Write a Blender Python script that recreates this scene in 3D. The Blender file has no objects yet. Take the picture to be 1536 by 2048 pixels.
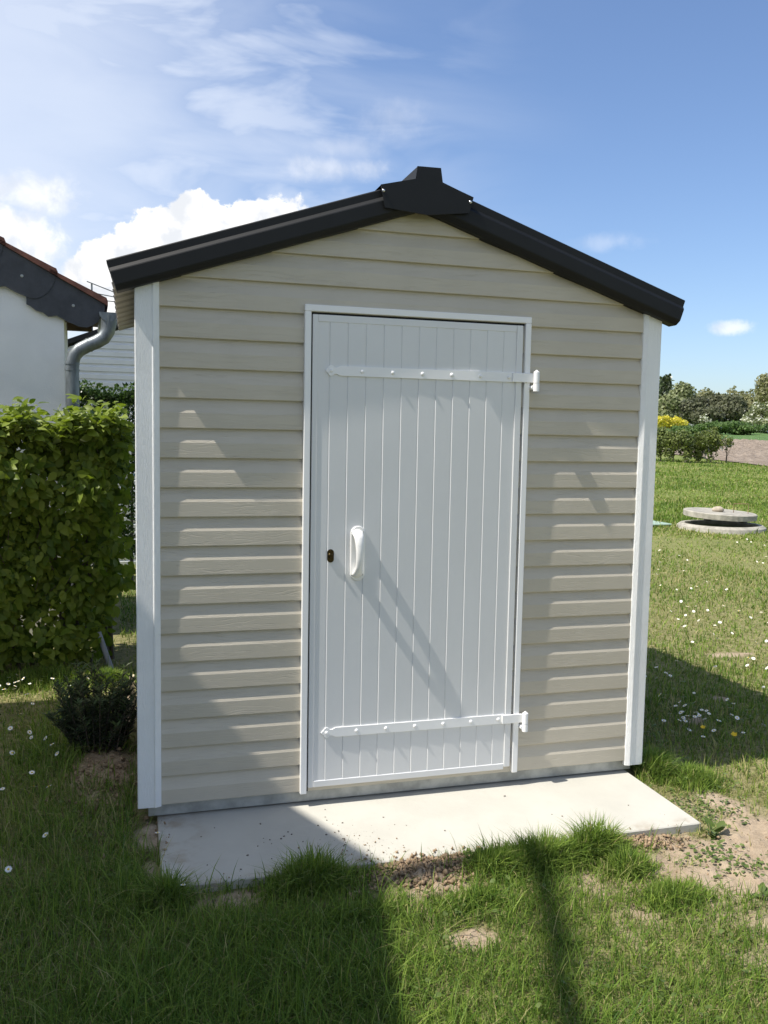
import bpy, math, random
import numpy as np
from mathutils import Vector, Matrix

R = math.radians
rng = np.random.default_rng(7)
random.seed(7)
SC = bpy.context.scene
COL = SC.collection

# ------------------------------------------------------------------ camera
CAMP = (-0.10533, -3.47641, 1.47794)
YAW, PIT, ROL, FPX = -0.2811698, -0.0887628, -0.0182986, 1755.38
def rot_cam(yaw, pit, rol):
    Rz = Matrix.Rotation(yaw, 3, 'Z'); Rx = Matrix.Rotation(pit, 3, 'X'); Ry = Matrix.Rotation(rol, 3, 'Y')
    return Rz @ Rx @ Ry
M3 = rot_cam(YAW, PIT, ROL) @ Matrix(((1, 0, 0), (0, 0, -1), (0, 1, 0)))
cam = bpy.data.cameras.new('camera')
cam.sensor_fit = 'VERTICAL'; cam.sensor_height = 36.0; cam.sensor_width = 27.0
cam.lens = FPX / 2048 * 36.0
cam.clip_start = 0.05; cam.clip_end = 6000
camo = bpy.data.objects.new('camera', cam); COL.objects.link(camo)
camo.matrix_world = Matrix.Translation(CAMP) @ M3.to_4x4()
SC.camera = camo

# ------------------------------------------------------------------ light
SUN_EL, SUN_AZ = R(56.5), R(-96.6)          # azimuth measured from +Y towards +X
to_sun = Vector((math.sin(SUN_AZ) * math.cos(SUN_EL), math.cos(SUN_AZ) * math.cos(SUN_EL), math.sin(SUN_EL)))
sl = bpy.data.lights.new('sun', 'SUN'); sl.energy = 5.0; sl.angle = R(0.53); sl.color = (1.0, 0.945, 0.86)
so = bpy.data.objects.new('sun', sl); COL.objects.link(so)
so.rotation_euler = (-to_sun).to_track_quat('-Z', 'Y').to_euler()

SC.view_settings.view_transform = 'Standard'; SC.view_settings.look = 'None'
SC.view_settings.gamma = 1.0; SC.view_settings.exposure = 0.38
SC.cycles.max_bounces = 8; SC.cycles.diffuse_bounces = 4; SC.cycles.transparent_max_bounces = 4
SC.cycles.use_denoising = True

# ------------------------------------------------------------------ sky
W = bpy.data.worlds.new('World'); SC.world = W; W.use_nodes = True
nt = W.node_tree; nt.nodes.clear()
class NG:
    """tiny node-graph helper"""
    def __init__(s, tree): s.t = tree
    def n(s, kind, **kw):
        o = s.t.nodes.new(kind)
        for k, v in kw.items(): setattr(o, k, v)
        return o
    def put(s, sock, v):
        if isinstance(v, bpy.types.NodeSocket): s.t.links.new(v, sock)
        else: sock.default_value = v
    def math(s, op, a, b=0.0, c=None, clamp=False):
        o = s.n('ShaderNodeMath', operation=op); o.use_clamp = clamp
        s.put(o.inputs[0], a); s.put(o.inputs[1], b)
        if c is not None: s.put(o.inputs[2], c)
        return o.outputs[0]
    def vmath(s, op, a, b=(0, 0, 0)):
        o = s.n('ShaderNodeVectorMath', operation=op); s.put(o.inputs[0], a); s.put(o.inputs[1], b)
        return o.outputs[0]
    def noise(s, vec, scale, detail=4.0, rough=0.5, dist=0.0):
        o = s.n('ShaderNodeTexNoise'); s.put(o.inputs['Vector'], vec); o.inputs['Scale'].default_value = scale
        o.inputs['Detail'].default_value = detail; o.inputs['Roughness'].default_value = rough
        o.inputs['Distortion'].default_value = dist
        return o.outputs['Fac']
    def ss(s, v, a, b, lo=0.0, hi=1.0):
        o = s.n('ShaderNodeMapRange', interpolation_type='SMOOTHSTEP'); s.put(o.inputs[0], v)
        o.inputs[1].default_value = a; o.inputs[2].default_value = b
        o.inputs[3].default_value = lo; o.inputs[4].default_value = hi
        return o.outputs[0]
    def mix(s, f, a, b, blend='MIX'):
        o = s.n('ShaderNodeMix', data_type='RGBA', blend_type=blend)
        s.put(o.inputs[0], f); s.put(o.inputs[6], a); s.put(o.inputs[7], b)
        return o.outputs[2]
    def xyz(s, x, y, z):
        o = s.n('ShaderNodeCombineXYZ'); s.put(o.inputs[0], x); s.put(o.inputs[1], y); s.put(o.inputs[2], z)
        return o.outputs[0]
    def sep(s, v):
        o = s.n('ShaderNodeSeparateXYZ'); s.put(o.inputs[0], v); return o.outputs
    def scale(s, v, sx, sy, sz):
        return s.vmath('MULTIPLY', v, (sx, sy, sz))
g = NG(nt)
sky = g.n('ShaderNodeTexSky', sky_type='NISHITA')
sky.sun_disc = False; sky.sun_elevation = SUN_EL; sky.sun_rotation = SUN_AZ % (2 * math.pi)
sky.altitude = 60; sky.air_density = 1.0; sky.dust_density = 1.0; sky.ozone_density = 1.6
d = g.n('ShaderNodeTexCoord').outputs['Generated']
dx, dy, dz = g.sep(d)
az = g.math('MULTIPLY', g.math('ARCTAN2', dx, dy), 57.29578)
el = g.math('MULTIPLY', g.math('ARCSINE', dz), 57.29578)
ae = g.xyz(az, el, 0.0)
# high thin veil, thicker towards the west (left)
pl = g.vmath('DIVIDE', d, g.xyz(g.math('ADD', dz, 0.12), g.math('ADD', dz, 0.12), g.math('ADD', dz, 0.12)))
rotm = g.n('ShaderNodeMapping'); g.put(rotm.inputs[0], pl); rotm.inputs['Rotation'].default_value = (0, 0, R(24)); rotm.inputs['Scale'].default_value = (0.55, 1.5, 1)
ci = g.noise(rotm.outputs[0], 1.3, 6.0, 0.50, 0.35)
ci2 = g.noise(g.scale(ae, 0.05, 0.16, 1), 1.9, 5.0, 0.52, 0.5)
veil = g.math('MULTIPLY', g.ss(ci, 0.38, 0.72), g.ss(az, 30.0, 4.0))
veil2 = g.math('MULTIPLY', g.ss(ci2, 0.38, 0.64), g.ss(az, 27.0, 2.0))
veil = g.math('MULTIPLY', g.math('MAXIMUM', veil, veil2), 0.70)
leftv = g.ss(g.math('ADD', az, g.math('MULTIPLY', g.math('SUBTRACT', ci2, 0.5), 16.0)), 16.0, -8.0, 0.0, 0.70)
veil = g.math('MAXIMUM', veil, leftv)
# cumulus banks given by direction (degrees of azimuth / elevation)
nA = g.noise(ae, 0.42, 6.0, 0.58, 0.25)
nB = g.noise(ae, 1.6, 5.0, 0.6, 0.2)
wob = g.math('ADD', g.math('MULTIPLY', g.math('SUBTRACT', nA, 0.5), 0.75), g.math('MULTIPLY', g.math('SUBTRACT', nB, 0.5), 0.22))
def puff(a0, e0, ra, re, soft=0.10, amp=1.0, op=1.0):
    u = g.math('DIVIDE', g.math('SUBTRACT', az, a0), ra); v = g.math('DIVIDE', g.math('SUBTRACT', el, e0), re)
    r = g.math('SQRT', g.math('ADD', g.math('MULTIPLY', u, u), g.math('MULTIPLY', v, v)))
    r = g.math('ADD', r, g.math('MULTIPLY', wob, amp))
    return g.math('MULTIPLY', g.ss(r, 1.0, 1.0 - soft), op)
m = None
for a in [(3.9, 10.6, 4.3, 3.75, 0.07), (1.0, 9.0, 4.6, 3.2, 0.08), (8.8, 10.7, 5.4, 3.9, 0.10), (-1.6, 8.0, 3.4, 2.6, 0.2),
          (-8.0, 10.6, 4.6, 2.6, 0.35, 1.3, 0.85), (-5.4, 13.6, 3.4, 1.5, 0.75, 1.9, 0.62), (-9, 7.5, 9, 3.2, 0.5, 0.8, 0.65),
          (37.2, 6.75, 1.4, 0.5, 0.95, 3.0, 0.62), (13.4, 17.4, 3.0, 0.95, 1.0, 1.6, 0.20), (16.2, 18.9, 3.4, 1.6, 1.0, 1.6, 0.20), (29.5, 11.9, 3.0, 0.7, 1.0, 2.4, 0.20),
          (12.5, 16.2, 4.5, 0.9, 1.0, 2.6, 0.35), (-30, 12, 14, 5, .3), (70, 9, 10, 3, .3), (-75, 14, 18, 6, .4), (150, 14, 30, 7, .4), (-140, 10, 20, 4, .4)]:
    q = puff(*a); m = q if m is None else g.math('MAXIMUM', m, q)
shade = g.ss(g.noise(ae, 0.55, 5.0, 0.55, 0.3), 0.35, 0.62)
ccol = g.mix(shade, (8.6, 8.9, 9.4, 1), (12.2, 12.0, 11.8, 1))
vcol = (8.6, 9.3, 10.6, 1)
skyc = g.mix(1.0, sky.outputs[0], (1.42, 1.53, 1.74, 1), 'MULTIPLY')
c1 = g.mix(veil, skyc, vcol)
c2 = g.mix(m, c1, ccol)
bg = g.n('ShaderNodeBackground'); g.put(bg.inputs[0], c2); bg.inputs[1].default_value = 0.078
wo = g.n('ShaderNodeOutputWorld'); nt.links.new(bg.outputs[0], wo.inputs[0])

# ------------------------------------------------------------------ helpers
def tag(o, label=None, cat=None, group=None, kind=None):
    if label: o['label'] = label
    if cat: o['category'] = cat
    if group: o['group'] = group
    if kind: o['kind'] = kind
    return o
def world_loc(o):
    M = Matrix.Identity(4)
    while o is not None:
        M = o.matrix_basis @ M; o = o.parent
    return M
def empty(name, loc, label=None, cat=None, group=None, rz=0.0):
    o = bpy.data.objects.new(name, None); COL.objects.link(o); o.location = loc; o.rotation_euler = (0, 0, rz)
    o.empty_display_size = 0.1
    return tag(o, label, cat, group)
def link_mesh(name, me, mats, parent=None, loc=None):
    o = bpy.data.objects.new(name, me); COL.objects.link(o)
    for mm in (mats if isinstance(mats, (list, tuple)) else [mats]): me.materials.append(mm)
    if parent is not None: o.parent = parent
    if loc is not None: o.location = loc
    return o
class MB:
    """mesh builder: verts in world coordinates (or the parent's own frame when local=True)"""
    def __init__(s): s.v = []; s.f = []; s.m = []; s.s = []
    def add(s, vs, fs, mi=0, smooth=False):
        b = len(s.v); s.v += [tuple(p) for p in vs]
        for f in fs: s.f.append([b + i for i in f]); s.m.append(mi); s.s.append(smooth)
    def box(s, x0, x1, y0, y1, z0, z1, mi=0, bev=0.0):
        if bev <= 0:
            vs = [(x, y, z) for x in (x0, x1) for y in (y0, y1) for z in (z0, z1)]
            s.add(vs, [(0, 1, 3, 2), (4, 6, 7, 5), (0, 4, 5, 1), (2, 3, 7, 6), (0, 2, 6, 4), (1, 5, 7, 3)], mi); return
        b = bev; vs = []; idx = {}
        for sx in (0, 1):
            for sy in (0, 1):
                for sz in (0, 1):
                    X, Y, Z = (x0, x1)[sx], (y0, y1)[sy], (z0, z1)[sz]
                    ix, iy, iz = X + (b if sx == 0 else -b), Y + (b if sy == 0 else -b), Z + (b if sz == 0 else -b)
                    for k, p in enumerate(((X, iy, iz), (ix, Y, iz), (ix, iy, Z))): idx[(sx, sy, sz, k)] = len(vs); vs.append(p)
        I = lambda *a: idx[a]; fs = []
        for q in (0, 1):
            fs += [[I(q, a, c, 0) for a, c in ((0, 0), (0, 1), (1, 1), (1, 0))], [I(a, q, c, 1) for a, c in ((0, 0), (1, 0), (1, 1), (0, 1))], [I(a, c, q, 2) for a, c in ((0, 0), (0, 1), (1, 1), (1, 0))]]
        for a in (0, 1):
            for c in (0, 1):
                fs += [[I(0, a, c, 1), I(1, a, c, 1), I(1, a, c, 2), I(0, a, c, 2)], [I(a, 0, c, 0), I(a, 1, c, 0), I(a, 1, c, 2), I(a, 0, c, 2)], [I(a, c, 0, 0), I(a, c, 1, 0), I(a, c, 1, 1), I(a, c, 0, 1)]]
        for a in (0, 1):
            for c in (0, 1):
                for e in (0, 1): fs.append([I(a, c, e, 0), I(a, c, e, 1), I(a, c, e, 2)])
        s.add(vs, fs, mi)
    def prism(s, poly, axis, a, b, mi=0, smooth=False):
        """extrude 2-D polygon along axis ('x': poly=(y,z), 'y': (x,z), 'z': (x,y)) from a to b"""
        n = len(poly)
        P = {'x': lambda p, t: (t, p[0], p[1]), 'y': lambda p, t: (p[0], t, p[1]), 'z': lambda p, t: (p[0], p[1], t)}[axis]
        vs = [P(p, a) for p in poly] + [P(p, b) for p in poly]
        s.add(vs, [[i, (i + 1) % n, n + (i + 1) % n, n + i] for i in range(n)], mi, smooth)
        s.add(vs, [list(range(n))[::-1], list(range(n, 2 * n))], mi)
    def sheet(s, prof, axis, a, b, mi=0, smooth=False):
        n = len(prof)
        P = {'x': lambda p, t: (t, p[0], p[1]), 'y': lambda p, t: (p[0], t, p[1]), 'z': lambda p, t: (p[0], p[1], t)}[axis]
        s.add([P(p, a) for p in prof] + [P(p, b) for p in prof], [[i, i + 1, n + i + 1, n + i] for i in range(n - 1)], mi, smooth)
    def tube(s, path, rad, n=10, mi=0, flat=(1.0, 1.0), caps=True, smooth=True):
        path = [Vector(p) for p in path]; m = len(path); rr = rad if isinstance(rad, (list, tuple)) else [rad] * m
        vs = []; pu = None
        for i, p in enumerate(path):
            t = (path[min(i + 1, m - 1)] - path[max(i - 1, 0)]).normalized()
            if pu is None:
                pu = Vector((1, 0, 0)) if abs(t.x) < 0.8 else Vector((0, 1, 0))
            u = (pu - t * pu.dot(t)).normalized(); w = t.cross(u); pu = u
            for k in range(n):
                a = 2 * math.pi * k / n; vs.append(p + u * math.cos(a) * rr[i] * flat[0] + w * math.sin(a) * rr[i] * flat[1])
        fs = [[i * n + k, i * n + (k + 1) % n, (i + 1) * n + (k + 1) % n, (i + 1) * n + k] for i in range(m - 1) for k in range(n)]
        s.add(vs, fs, mi, smooth)
        if caps: s.add(vs, [list(range(n))[::-1], [(m - 1) * n + k for k in range(n)]], mi)
    def dome(s, c, r, axis=(0, -1, 0), h=None, n=12, mi=0):
        h = h or r; ax = Vector(axis); c = Vector(c); u = ax.orthogonal().normalized(); w = ax.cross(u); vs = []; m = 4
        for i in range(m):
            a = i / m * math.pi / 2
            for k in range(n):
                t = 2 * math.pi * k / n; vs.append(c + ax * h * math.sin(a) + (u * math.cos(t) + w * math.sin(t)) * r * math.cos(a))
        vs.append(c + ax * h)
        fs = [[i * n + k, i * n + (k + 1) % n, (i + 1) * n + (k + 1) % n, (i + 1) * n + k] for i in range(m - 1) for k in range(n)]
        fs += [[(m - 1) * n + k, (m - 1) * n + (k + 1) % n, m * n] for k in range(n)]
        s.add(vs, fs, mi, True)
    def build(s, name, mats, parent=None, local=False, origin=None):
        v = s.v
        if not local and parent is not None:
            Mi = world_loc(parent).inverted(); v = [tuple(Mi @ Vector(p)) for p in v]
        if origin is not None: v = [(p[0] - origin[0], p[1] - origin[1], p[2] - origin[2]) for p in v]
        me = bpy.data.meshes.new(name); me.from_pydata(v, [], s.f)
        me.polygons.foreach_set('material_index', s.m); me.polygons.foreach_set('use_smooth', s.s)
        import bmesh
        bm = bmesh.new(); bm.from_mesh(me); bmesh.ops.recalc_face_normals(bm, faces=bm.faces); bm.to_mesh(me); bm.free()
        me.update()
        return link_mesh(name, me, mats, parent, origin)
def np_mesh(name, V, F, mats, parent=None, attrs=None, smooth=False, loc=None, mi=None):
    """V (n,3); F list of (m,k) integer arrays"""
    me = bpy.data.meshes.new(name); V = np.ascontiguousarray(V, dtype=np.float32)
    me.vertices.add(len(V)); me.vertices.foreach_set('co', V.ravel())
    loops = np.concatenate([f.ravel() for f in F]).astype(np.int32)
    tot = np.concatenate([np.full(len(f), f.shape[1]) for f in F]).astype(np.int32)
    st = np.concatenate([[0], np.cumsum(tot)[:-1]]).astype(np.int32)
    me.loops.add(len(loops)); me.loops.foreach_set('vertex_index', loops)
    me.polygons.add(len(tot)); me.polygons.foreach_set('loop_start', st); me.polygons.foreach_set('loop_total', tot)
    if mi is not None: me.polygons.foreach_set('material_index', mi.astype(np.int32))
    me.update(calc_edges=True)
    if smooth: me.polygons.foreach_set('use_smooth', np.ones(len(tot), bool))
    for k, a in (attrs or {}).items():
        at = me.attributes.new(k, 'FLOAT', 'POINT'); at.data.foreach_set('value', np.asarray(a, np.float32))
    return link_mesh(name, me, mats, parent, loc)

# ------------------------------------------------------------------ materials
def mat(name):
    mm = bpy.data.materials.new(name); mm.use_nodes = True; t = mm.node_tree
    return mm, NG(t), t.nodes['Principled BSDF'], t.nodes['Material Output']
def pos(gg): return gg.n('ShaderNodeTexCoord').outputs['Object']
def bump(gg, b, h, strength, dist):
    o = gg.n('ShaderNodeBump'); gg.put(o.inputs['Height'], h); o.inputs['Strength'].default_value = strength; o.inputs['Distance'].default_value = dist
    gg.t.links.new(o.outputs[0], b.inputs['Normal'])
def simple(name, col, rough=0.6, var=0.0, vs=8.0, bs=0.0, bscale=60.0, metal=0.0, stretch=(1, 1, 1), spec=0.5):
    mm, gg, b, o = mat(name); p = gg.scale(pos(gg), *stretch)
    b.inputs['Roughness'].default_value = rough; b.inputs['Metallic'].default_value = metal; b.inputs['Specular IOR Level'].default_value = spec
    c = (*col, 1)
    if var > 0:
        f = gg.noise(p, vs, 5, 0.6)
        lo = tuple(x * (1 - var) for x in col) + (1,); hi = tuple(min(1, x * (1 + var)) for x in col) + (1,)
        c = gg.mix(gg.ss(f, 0.3, 0.7), lo, hi)
    gg.put(b.inputs['Base Color'], c)
    if bs > 0: bump(gg, b, gg.noise(p, bscale, 4, 0.6), 1.0, bs)
    return mm
def grain_vinyl(name, col, sx, sz, amt, rough=0.42, dirt=0.06):
    """embossed wood-grain vinyl: long wavering ridges along the board"""
    mm, gg, b, o = mat(name); P = pos(gg); b.inputs['Roughness'].default_value = rough
    p = gg.scale(P, sx, 1.0, sz)
    wv = gg.noise(gg.scale(P, 3.0 if sx < sz else 9.0, 1, 9.0 if sx < sz else 3.0), 1.0, 2, 0.5)
    q = gg.vmath('ADD', p, gg.xyz(0.0, 0.0, gg.math('MULTIPLY', wv, 5.0))) if sx < sz else gg.vmath('ADD', p, gg.xyz(gg.math('MULTIPLY', wv, 3.0), 0.0, 0.0))
    n1 = gg.noise(q, 1.0, 3, 0.55, 0.3)
    rid = gg.math('ABSOLUTE', gg.math('SUBTRACT', n1, 0.5))
    rid = gg.ss(rid, 0.0, 0.022 if sx < sz else 0.075)
    fine = gg.noise(gg.scale(q, 2.5, 1, 2.5), 1.0, 2, 0.5)
    h = gg.math('ADD', rid, gg.math('MULTIPLY', fine, 0.2))
    bump(gg, b, h, 1.0, amt)
    f = gg.noise(P, 2.3, 6, 0.62)
    lo = tuple(x * (1 - dirt) for x in col) + (1,); hi = tuple(x * (1 + dirt * .5) for x in col) + (1,)
    gg.put(b.inputs['Base Color'], gg.mix(gg.ss(f, 0.3, 0.7), lo, hi))
    return mm
M = {}
M['siding'] = grain_vinyl('beige_siding', (0.52, 0.475, 0.385), 2.6, 62.0, 0.00038)
M['trim'] = grain_vinyl('white_trim', (0.84, 0.85, 0.84), 190.0, 16.0, 0.0005)
M['white'] = simple('white_lacquer', (0.70, 0.705, 0.70), 0.38, 0.02, 3.0, 0.00012, 900)
M['hardware'] = simple('white_hardware', (0.85, 0.85, 0.84), 0.35)
M['plastic'] = simple('white_plastic', (0.84, 0.83, 0.80), 0.25)
M['dark'] = simple('anthracite_sheet', (0.008, 0.009, 0.010), 0.55, 0.15, 6.0, 0.0001, 500, spec=0.28)
M['soffit'] = simple('beige_sheet', (0.42, 0.39, 0.33), 0.5, 0.08, 8.0)
M['steel'] = simple('bright_screw', (0.6, 0.6, 0.6), 0.3, metal=1.0)
M['black'] = simple('painted_recess_shade', (0.01, 0.01, 0.01), 0.8)  # near-black that paints the shade of the door gap and well opening
M['brass'] = simple('aged_brass', (0.05, 0.035, 0.014), 0.35, 0.3, 90, metal=0.9)
M['galv'] = simple('galvanised_steel', (0.40, 0.41, 0.39), 0.55, 0.22, 14.0, 0.0003, 120, metal=0.35)
M['zinc'] = simple('weathered_zinc', (0.17, 0.19, 0.20), 0.45, 0.30, 18.0, 0.0004, 60, metal=0.6, stretch=(1, 1, .35))
M['render'] = simple('white_render', (0.80, 0.80, 0.78), 0.9, 0.035, 3.0, 0.002, 120)
M['slate'] = simple('dark_slate', (0.045, 0.048, 0.055), 0.6, 0.2, 14.0, 0.0008, 90)
M['tile'] = simple('red_brown_tile', (0.16, 0.062, 0.040), 0.75, 0.35, 12.0, 0.001, 120)
M['brownwood'] = simple('brown_board', (0.09, 0.06, 0.035), 0.8, 0.3, 14.0, 0.001, 60, stretch=(1, .2, 1))
M['whitemetal'] = simple('white_sheet', (0.74, 0.75, 0.75), 0.5, 0.05, 3.0)
M['timber'] = simple('pale_timber', (0.62, 0.54, 0.38), 0.8, 0.15, 20.0, 0.0006, 80, stretch=(6, 6, .5))
M['greytimber'] = simple('grey_timber', (0.22, 0.19, 0.15), 0.85, 0.25, 20.0, 0.001, 60)
M['grey'] = simple('grey_plastic', (0.22, 0.23, 0.25), 0.5, 0.1, 20)
M['conc'] = simple('pale_concrete', (0.33, 0.31, 0.26), 0.9, 0.25, 9.0, 0.002, 60)
M['stone'] = simple('pale_stone', (0.40, 0.34, 0.26), 0.85, 0.2, 12.0, 0.002, 40)
M['bark'] = simple('bark', (0.10, 0.08, 0.06), 0.9, 0.3, 10.0, 0.004, 30, stretch=(1, 1, .3))
M['rust'] = simple('rusty_wire', (0.20, 0.12, 0.07), 0.7, 0.2, 40)
M['greenplate'] = simple('pale_green_plate', (0.30, 0.40, 0.33), 0.7)
M['petal'] = simple('daisy_petal', (0.82, 0.82, 0.80), 0.6)
M['yellow'] = simple('flower_yellow', (0.75, 0.52, 0.02), 0.6)
# cast slab: pale cement with faint clouds, pores and ochre soil stains near its left end
mm, gg, b, o = mat('cast_slab'); P = pos(gg); b.inputs['Roughness'].default_value = 0.88
f1 = gg.noise(P, 3.0, 7, 0.6); f2 = gg.noise(P, 38.0, 4, 0.6); f3 = gg.noise(P, 7.0, 6, 0.65)
c = gg.mix(gg.ss(f1, 0.3, 0.7), (0.455, 0.44, 0.385, 1), (0.51, 0.495, 0.435, 1))
c = gg.mix(gg.ss(f2, 0.62, 0.80, 0.0, 0.12), c, (0.36, 0.34, 0.30, 1))
px_, py_, pz_ = gg.sep(P)
stn = gg.math('MULTIPLY', gg.ss(f3, 0.46, 0.66), gg.math('MAXIMUM', gg.ss(px_, -0.80, -1.06), gg.ss(py_, -0.20, -0.31)))
c = gg.mix(gg.math('MULTIPLY', stn, 0.7), c, (0.30, 0.23, 0.15, 1)); gg.put(b.inputs['Base Color'], c)
bump(gg, b, gg.math('ADD', f2, gg.math('MULTIPLY', gg.noise(P, 160, 3, .6), .4)), 1.0, 0.0009); M['slab'] = mm
def leafmat(name, c0, c1, trans=0.35, rough=0.45, scale=0.0, gloss=0.35, c2=None, dry=None):
    """two-sided leaf: diffuse + translucent + weak gloss, colour varied per leaf by the 'tint' attribute"""
    mm, gg, b, o = mat(name); gg.t.nodes.remove(b)
    a = gg.n('ShaderNodeAttribute', attribute_name='tint').outputs['Fac']
    c = gg.mix(a, (*c0, 1), (*c1, 1))
    if dry is not None:
        a2 = gg.n('ShaderNodeAttribute', attribute_name='dry').outputs['Fac']; c = gg.mix(a2, c, (*dry, 1))
    di = gg.n('ShaderNodeBsdfDiffuse'); gg.put(di.inputs[0], c)
    tr = gg.n('ShaderNodeBsdfTranslucent'); gg.put(tr.inputs[0], gg.mix(1.0, c, (1.25, 1.35, 0.55, 1), 'MULTIPLY'))
    gl = gg.n('ShaderNodeBsdfGlossy'); gl.inputs['Roughness'].default_value = rough; gl.inputs[0].default_value = (1, 1, 1, 1)
    m1 = gg.n('ShaderNodeMixShader'); m1.inputs[0].default_value = trans; gg.t.links.new(di.outputs[0], m1.inputs[1]); gg.t.links.new(tr.outputs[0], m1.inputs[2])
    fr = gg.n('ShaderNodeFresnel'); fr.inputs[0].default_value = 1.4
    m2 = gg.n('ShaderNodeMixShader'); gg.put(m2.inputs[0], gg.math('MULTIPLY', fr.outputs[0], gloss)); gg.t.links.new(m1.outputs[0], m2.inputs[1]); gg.t.links.new(gl.outputs[0], m2.inputs[2])
    gg.t.links.new(m2.outputs[0], o.inputs[0]); return mm
M['grass'] = leafmat('grass_blade', (0.058, 0.128, 0.017), (0.235, 0.315, 0.058), 0.30, 0.45, gloss=0.22, dry=(0.42, 0.36, 0.18))
M['hornbeam'] = leafmat('hornbeam_leaf', (0.075, 0.125, 0.016), (0.235, 0.295, 0.045), 0.42, 0.42)
M['box'] = leafmat('small_dark_leaf', (0.030, 0.065, 0.016), (0.07, 0.12, 0.025), 0.25, 0.35)
M['rosemary'] = leafmat('needle_leaf', (0.030, 0.058, 0.018), (0.075, 0.11, 0.038), 0.15, 0.5)
M['weed'] = leafmat('broad_weed_leaf', (0.08, 0.125, 0.03), (0.17, 0.22, 0.075), 0.3, 0.4)
M['willow'] = leafmat('willow_leaf', (0.15, 0.18, 0.085), (0.28, 0.30, 0.16), 0.3, 0.5)
M['poplar'] = leafmat('poplar_leaf', (0.06, 0.09, 0.045), (0.11, 0.14, 0.07), 0.2, 0.5)
M['darktree'] = leafmat('dark_leaf', (0.065, 0.075, 0.040), (0.13, 0.135, 0.075), 0.2, 0.5)
M['oliv'] = leafmat('olive_leaf', (0.17, 0.18, 0.085), (0.29, 0.28, 0.15), 0.3, 0.5)
M['shrub'] = leafmat('shrub_leaf', (0.085, 0.12, 0.030), (0.20, 0.23, 0.07), 0.3, 0.45)
M['mound'] = leafmat('deep_green_leaf', (0.055, 0.11, 0.026), (0.11, 0.17, 0.05), 0.25, 0.5)
M['haw'] = leafmat('hawthorn_leaf', (0.09, 0.125, 0.045), (0.18, 0.20, 0.09), 0.3, 0.5)
M['blossom'] = leafmat('white_blossom', (0.45, 0.46, 0.38), (0.70, 0.70, 0.60), 0.3, 0.6)
M['rape'] = leafmat('rape_flower', (0.50, 0.44, 0.04), (0.66, 0.58, 0.07), 0.3, 0.6)
# lawn ground: earth and thatch, bare soil where the 'soil' attribute says so
mm, gg, b, o = mat('lawn_ground'); P = pos(gg); b.inputs['Roughness'].default_value = 0.95; b.inputs['Specular IOR Level'].default_value = 0.15
sa = gg.n('ShaderNodeAttribute', attribute_name='soil').outputs['Fac']
fa = gg.n('ShaderNodeAttribute', attribute_name='far').outputs['Fac']
n1 = gg.noise(P, 1.3, 6, 0.6); n2 = gg.noise(P, 26.0, 6, 0.7); n3 = gg.noise(P, 160.0, 3, 0.6)
und = gg.mix(gg.ss(n2, 0.35, 0.65), (0.14, 0.14, 0.05, 1), (0.29, 0.26, 0.13, 1))
farc = gg.mix(gg.ss(gg.noise(P, 0.5, 8, 0.65), 0.35, 0.65), (0.14, 0.175, 0.045, 1), (0.23, 0.24, 0.085, 1))
farc = gg.mix(gg.ss(n2, 0.3, 0.75, 0, 0.5), farc, (0.10, 0.15, 0.032, 1))
und = gg.mix(fa, und, farc)
so1 = gg.mix(gg.ss(n2, 0.3, 0.7), (0.235, 0.17, 0.11, 1), (0.42, 0.325, 0.225, 1))
so1 = gg.mix(gg.ss(n1, 0.35, 0.7, 0, 0.55), so1, (0.50, 0.41, 0.30, 1))
so1 = gg.mix(gg.ss(n3, 0.62, 0.75, 0, 0.5), so1, (0.58, 0.53, 0.44, 1))
gg.put(b.inputs['Base Color'], gg.mix(sa, und, so1))
bump(gg, b, gg.math('ADD', n2, gg.math('MULTIPLY', n3, 0.5)), 1.0, 0.012); M['ground'] = mm
M['crumb'] = simple('soil_crumb', (0.31, 0.225, 0.145), 0.95, 0.35, 30.0, 0.003, 150, spec=0.1)
M['pebble'] = simple('small_pebble', (0.20, 0.18, 0.15), 0.9, 0.4, 60.0, spec=0.2)
mm, gg, b, o = mat('ploughed_soil'); P = pos(gg); b.inputs['Roughness'].default_value = 0.95; b.inputs['Specular IOR Level'].default_value = 0.1
n2 = gg.noise(P, 2.2, 8, 0.7)
gg.put(b.inputs['Base Color'], gg.mix(gg.ss(n2, 0.3, 0.7), (0.20, 0.16, 0.125, 1), (0.37, 0.305, 0.245, 1)))
bump(gg, b, n2, 1.0, 0.25); M['plough'] = mm
mm, gg, b, o = mat('young_crop'); P = pos(gg); b.inputs['Roughness'].default_value = 0.9; b.inputs['Specular IOR Level'].default_value = 0.1
gg.put(b.inputs['Base Color'], gg.mix(gg.ss(gg.noise(P, 1.5, 8, 0.75), 0.3, 0.7), (0.08, 0.15, 0.05, 1), (0.15, 0.24, 0.085, 1)))
bump(gg, b, gg.noise(P, 3, 6, .7), 1.0, 0.3); M['crop'] = mm

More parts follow.
